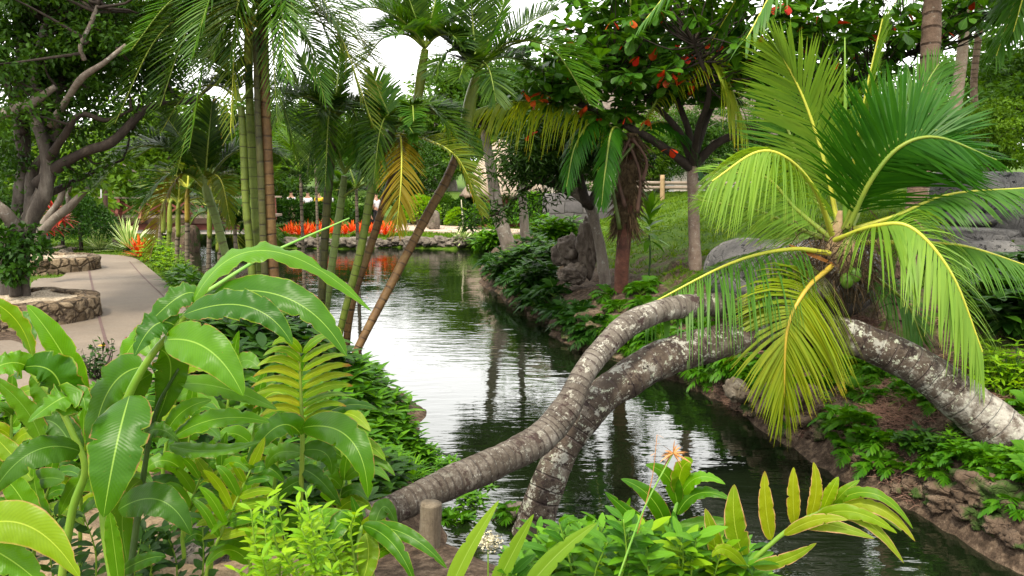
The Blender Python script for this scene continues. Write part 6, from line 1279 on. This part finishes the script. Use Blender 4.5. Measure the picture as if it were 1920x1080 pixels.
# ------------------------------------------------------------------ people (far off, half hidden by the planting)
def person(label, loc, rz, shirt, legs, sit=False, arm=0):
    root = thing('person', label, 'person', loc); h = .47 if sit else .9
    def skin(name, vs, es, rs, mat, parent=root):
        me = bpy.data.meshes.new(name); R = np.array([[math.cos(rz), -math.sin(rz), 0], [math.sin(rz), math.cos(rz), 0], [0, 0, 1]]); me.from_pydata([tuple(R@np.array(v)) for v in vs], es, []); me.materials.append(M[mat]); o = bpy.data.objects.new(name, me); C.objects.link(o); o.parent = parent
        m = o.modifiers.new('skin', 'SKIN'); m.use_smooth_shade = True; sv = me.skin_vertices[0].data
        for k, r in enumerate(rs): sv[k].radius = (r, r*.85); 
        sv[0].use_root = True; o.modifiers.new('sub', 'SUBSURF').levels = 1; o.modifiers['sub'].render_levels = 1; return o
    kx = .42 if sit else .03; kz = h if sit else h-.43; fx = .45 if sit else 0
    vs = [(0, 0, h), (0, 0, h+.22), (0, 0, h+.45), (0, 0, h+.56), (.02, 0, h+.66), (.02, 0, h+.76), (0, .17, h+.45), (.02, .22, h+.2), (.14+arm, .20, h+.02), (0, -.17, h+.45), (.02, -.22, h+.2), (.12, -.20, h+.0), (.03, .09, h-.05), (kx, .10, kz), (fx, .10, .05), (fx+.12, .10, .03), (.03, -.09, h-.05), (kx, -.10, kz), (fx-.02, -.10, .05), (fx+.10, -.10, .03)]
    es = [(0, 1), (1, 2), (2, 3), (3, 4), (4, 5), (2, 6), (6, 7), (7, 8), (2, 9), (9, 10), (10, 11), (0, 12), (12, 13), (13, 14), (14, 15), (0, 16), (16, 17), (17, 18), (18, 19)]
    rs = [.13, .12, .13, .055, .10, .085, .06, .045, .035, .06, .045, .035, .085, .06, .045, .04, .085, .06, .045, .04]
    skin('body', vs, es, rs, 'skin')
    skin('shirt', [(0, 0, h-.02), (0, 0, h+.22), (0, 0, h+.46), (0, .17, h+.45), (.01, .21, h+.26), (0, -.17, h+.45), (.01, -.21, h+.26)], [(0, 1), (1, 2), (2, 3), (3, 4), (2, 5), (5, 6)], [.16, .15, .15, .08, .07, .08, .07], 'cloth_'+shirt)
    skin('trousers', [(0, 0, h+.0), (.03, .09, h-.06), (kx, .10, kz), (kx*.95+fx*.05, .10, kz-.2), (.03, -.09, h-.06), (kx, -.10, kz), (kx*.95+fx*.05, -.10, kz-.2)], [(0, 1), (1, 2), (2, 3), (0, 4), (4, 5), (5, 6)], [.15, .105, .08, .07, .105, .08, .07], 'cloth_'+legs)
    skin('hair', [(-.02, 0, h+.70), (-.01, 0, h+.78)], [(0, 1)], [.10, .08], 'cloth_hair')
for lb, px, d, rz, sh, lg, sit in [('person in a white shirt standing with back turned at the far shade', 578, 40.6, 1.5, 'white', 'khaki', False), ('person in a yellow shirt between two in white', 599, 40.8, 1.7, 'yellow', 'pink', False), ('person in a white shirt and navy shorts just right of the yellow shirt', 618, 40.4, 1.3, 'white', 'navy', False),
        ('person in a white top partly behind the big cane clump', 547, 41, 1.5, 'white', 'khaki', False), ('person in white walking on the far path by the bromeliads', 706, 37, 2.6, 'white', 'black', False), ('person in black clothes seated beside the far path', 692, 37, .4, 'black', 'black', True)]:
    c = P(px, 400, d); person(lb, (c[0], c[1], gz(c[0], c[1])), rz, sh, lg, sit)
for lb, px, sh, lg, rz in [('person in a blue and white top standing beyond the footbridge railing', 252, 'white', 'blue', 0), ('person in a pink top standing beyond the footbridge', 322, 'pink', 'navy', 3), ('person in a dark top standing beyond the left end of the footbridge', 212, 'navy', 'khaki', 0)]:
    c = P(px, 400, 42); person(lb, (c[0], c[1], gz(c[0], c[1])), rz, sh, lg)

# ------------------------------------------------------------------ camera, sun, sky
cam = bpy.data.cameras.new('Camera'); co = bpy.data.objects.new('Camera', cam); C.objects.link(co); cam.sensor_width = 36; cam.lens = 36*F0/1920; cam.clip_end = 3000; cam.clip_start = .05
co.location = (0, 0, CAMZ); co.rotation_euler = (math.pi/2-TILT, 0, 0); bpy.context.scene.camera = co
EL, AZ = math.radians(58), math.radians(205)      # azimuth measured clockwise from +Y : behind and slightly left
sl = bpy.data.lights.new('Sun', 'SUN'); sl.energy = 3.0; sl.angle = math.radians(8); sl.color = (1, .91, .74); so = bpy.data.objects.new('Sun', sl); C.objects.link(so)
d_ = Vector((math.sin(AZ)*math.cos(EL), math.cos(AZ)*math.cos(EL), math.sin(EL))); so.rotation_euler = d_.to_track_quat('Z', 'Y').to_euler()
wd = bpy.data.worlds.new('World'); bpy.context.scene.world = wd; wd.use_nodes = True; nt = wd.node_tree; nt.nodes.clear()
out = nt.nodes.new('ShaderNodeOutputWorld'); bg = nt.nodes.new('ShaderNodeBackground'); bg.inputs[1].default_value = .1
sk = nt.nodes.new('ShaderNodeTexSky'); sk.sky_type = 'NISHITA'; sk.sun_disc = False; sk.sun_elevation = EL; sk.sun_rotation = AZ
tc = nt.nodes.new('ShaderNodeTexCoord'); mp = nt.nodes.new('ShaderNodeMapping'); mp.inputs['Scale'].default_value = (1, 1, 2.5); nt.links.new(tc.outputs['Generated'], mp.inputs[0])
nz = nt.nodes.new('ShaderNodeTexNoise'); nz.inputs['Scale'].default_value = 1.6; nz.inputs['Detail'].default_value = 5; nt.links.new(mp.outputs[0], nz.inputs['Vector'])
rp = nt.nodes.new('ShaderNodeValToRGB'); rp.color_ramp.elements[0].position = .30; rp.color_ramp.elements[1].position = .48; nt.links.new(nz.outputs[0], rp.inputs[0])
mx = nt.nodes.new('ShaderNodeMix'); mx.data_type = 'RGBA'; nt.links.new(rp.outputs[0], mx.inputs[0]); nt.links.new(sk.outputs[0], mx.inputs[6]); mx.inputs[7].default_value = (17, 17, 16.6, 1)
nt.links.new(mx.outputs[2], bg.inputs[0]); nt.links.new(bg.outputs[0], out.inputs[0])
sc = bpy.context.scene; sc.view_settings.view_transform = 'Standard'; sc.view_settings.look = 'None'; sc.view_settings.exposure = .9; sc.view_settings.gamma = 1
cy = sc.cycles; cy.max_bounces = 6; cy.diffuse_bounces = 2; cy.glossy_bounces = 3; cy.transmission_bounces = 3; cy.transparent_max_bounces = 4; cy.caustics_reflective = False; cy.caustics_refractive = False; cy.sample_clamp_indirect = 6
